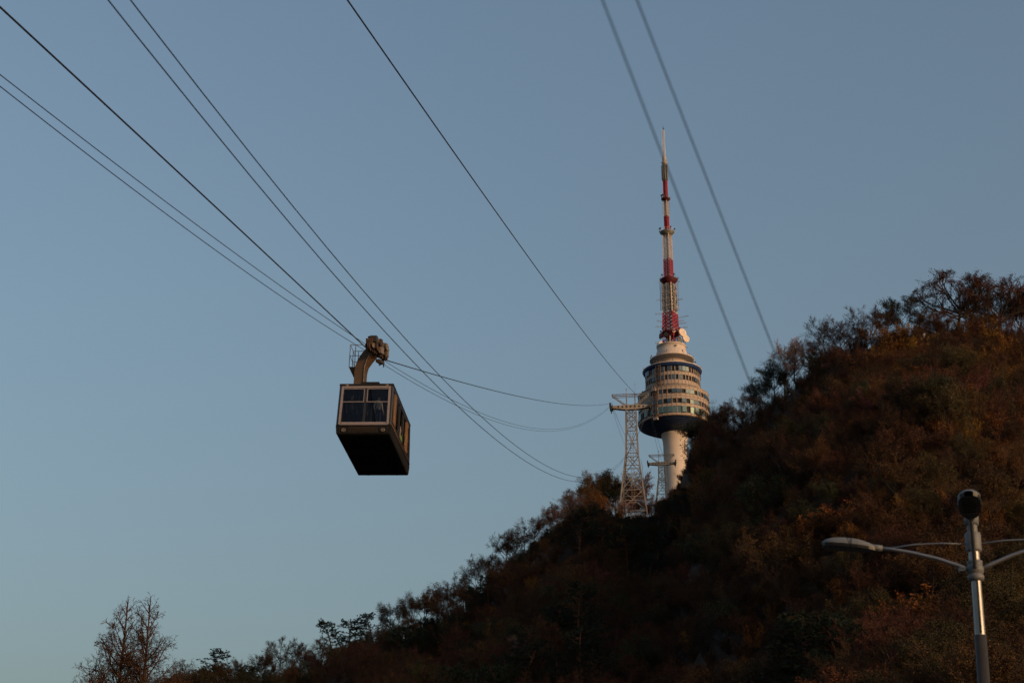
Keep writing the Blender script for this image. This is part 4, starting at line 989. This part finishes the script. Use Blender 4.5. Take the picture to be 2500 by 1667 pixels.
for az, back, h in ((2.1, 22, 6.0), (1.6, 27, 5.5), (0.4, 85, 4.5), (8.3, 125, 4.2), (3.9, 9, 3.6)):
    rr = float(np.interp(az, CA[:, 0], CA[:, 2])); x, y = (rr - back) * math.sin(R(az)), (rr - back) * math.cos(R(az))
    tree('blos', x, y, height(x, y), h, az, 'pale blossoming cherry tree among the brown trees of the hillside', 'cherry trees on the hillside', 0, 1.15)

# the rest of the wood and the undergrowth: uncountable masses
def scatter(name, label, pts, kinds):
    keys = sorted(set(kinds)); coll = bpy.data.collections.new(name + '_kinds'); idx = {}
    n = 0
    for k in keys:
        idx[k] = []
        for w, l, zm in KIND[k][0]:
            o = bpy.data.objects.new('%s_%03d' % (name, n), None)
            wv = np.array([v.co for v in w.vertices]); lv = np.array([v.co for v in l.vertices])
            me = bpy.data.meshes.new(name); off = len(wv)
            me.from_pydata(np.vstack([wv, lv]).tolist(), [], [tuple(p.vertices) for p in w.polygons] + [tuple(i + off for i in p.vertices) for p in l.polygons])
            me.materials.append(KIND[k][1]); me.materials.append(KIND[k][2])
            mi = np.zeros(len(me.polygons), int); mi[len(w.polygons):] = 1; me.polygons.foreach_set('material_index', mi)
            bpy.data.objects.remove(o); o = bpy.data.objects.new('%s_%03d' % (name, n), me); coll.objects.link(o)
            idx[k].append((n, zm)); n += 1
    me = bpy.data.meshes.new(name); me.from_pydata([p[:3] for p in pts], [], [])
    for nm, ty in (('idx', 'INT'), ('rotz', 'FLOAT'), ('size', 'FLOAT')): me.attributes.new(nm, ty, 'POINT')
    I, S = [], []
    for p, k in zip(pts, kinds): j, zm = rt.choice(idx[k]); I.append(j); S.append(p[3] / zm)
    me.attributes['idx'].data.foreach_set('value', I); me.attributes['rotz'].data.foreach_set('value', [rt.uniform(0, 6.28) for _ in pts]); me.attributes['size'].data.foreach_set('value', S)
    o = obj(name, me)
    ng = bpy.data.node_groups.new(name, 'GeometryNodeTree')
    ng.interface.new_socket('Geometry', in_out='INPUT', socket_type='NodeSocketGeometry'); ng.interface.new_socket('Geometry', in_out='OUTPUT', socket_type='NodeSocketGeometry')
    N = ng.nodes; gi = N.new('NodeGroupInput'); go = N.new('NodeGroupOutput'); ip = N.new('GeometryNodeInstanceOnPoints'); ci = N.new('GeometryNodeCollectionInfo')
    ci.inputs['Collection'].default_value = coll; ci.inputs['Separate Children'].default_value = True; ci.inputs['Reset Children'].default_value = True
    def attr(nm, ty): a = N.new('GeometryNodeInputNamedAttribute'); a.data_type = ty; a.inputs['Name'].default_value = nm; return a.outputs[0]
    cx = N.new('ShaderNodeCombineXYZ'); er = N.new('FunctionNodeEulerToRotation'); L = ng.links.new
    L(attr('rotz', 'FLOAT'), cx.inputs['Z']); L(cx.outputs[0], er.inputs[0]); L(er.outputs[0], ip.inputs['Rotation'])
    L(attr('size', 'FLOAT'), ip.inputs['Scale']); ip.inputs['Pick Instance'].default_value = True; L(attr('idx', 'INT'), ip.inputs['Instance Index'])
    L(gi.outputs[0], ip.inputs['Points']); L(ci.outputs[0], ip.inputs['Instance']); L(ip.outputs[0], go.inputs[0])
    md = o.modifiers.new('scatter', 'NODES'); md.node_group = ng
    return tag(o, label, None, None, 'stuff')
ro = random.Random(9)
for i in range(520):               # the same wood goes on along the hill on both sides
    az = ro.uniform(18.2, 34) if i % 4 else ro.uniform(-26, -17.5); rr = float(np.interp(az, CA[:, 0], CA[:, 2])); r0 = float(np.interp(az, CA[:, 0], CA[:, 3])); r = ro.uniform(r0 + 10, rr + 6)
    x, y = r * math.sin(R(az)), r * math.cos(R(az)); rest.append((x, y, patch_kind(x, y, ro), r, az, rr))
scatter('hillside_wood', 'mass of brown and green trees covering the upper hillside', [(x, y, height(x, y), cap_height(x, y, height(x, y), htree(k, r, rr))) for x, y, k, r, az, rr in rest], [c[2] for c in rest])
up, uk = [], []
for i in range(8600):
    az = rt.uniform(-18, 18.5) if i < 6800 else rt.uniform(18.5, 34) if i % 5 else rt.uniform(-26, -18); rr = float(np.interp(az, CA[:, 0], CA[:, 2])); r0 = float(np.interp(az, CA[:, 0], CA[:, 3])); r = rt.uniform(r0 + 8, rr + 6)
    x, y = r * math.sin(R(az)), r * math.cos(R(az))
    if math.hypot(x - 21.1, y - 290) < 2.6: continue
    z = height(x, y); up.append((x, y, z, cap_height(x, y, z, rt.uniform(1.2, 2.6)))); uk.append('brush' if rt.random() < .8 else 'gold')
scatter('undergrowth', 'low brown brush covering the ground between the hillside trees', up, uk)

# viewing rail on the shoulder of the hill
az = 13.45; rr = float(np.interp(az, CA[:, 0], CA[:, 2])) - 3; x, y = rr * math.sin(R(az)), rr * math.cos(R(az)); z = height(x, y) + 1.2
rail = thing('viewing_railing', 'dark railing with a small white box on the shoulder of the hill', 'railing', (x, y, z), (0, 0, -.1))
for i in range(5): b = MB(); b.beam((-3 + i * 1.5, 0, -1.8), (-3 + i * 1.5, 0, .6), .10); b.build('post', m_dark, rail)
for zz in (.6,): b = MB(); b.beam((-3.1, 0, zz), (3.1, 0, zz), .09); b.build('rail', m_dark, rail)
b = MB(); b.box((3.6, 0, .2), (.32, .3, .36)); b.beam((3.6, 0, -1.8), (3.6, 0, .1), .08); b.build('white_box', m_white, rail)
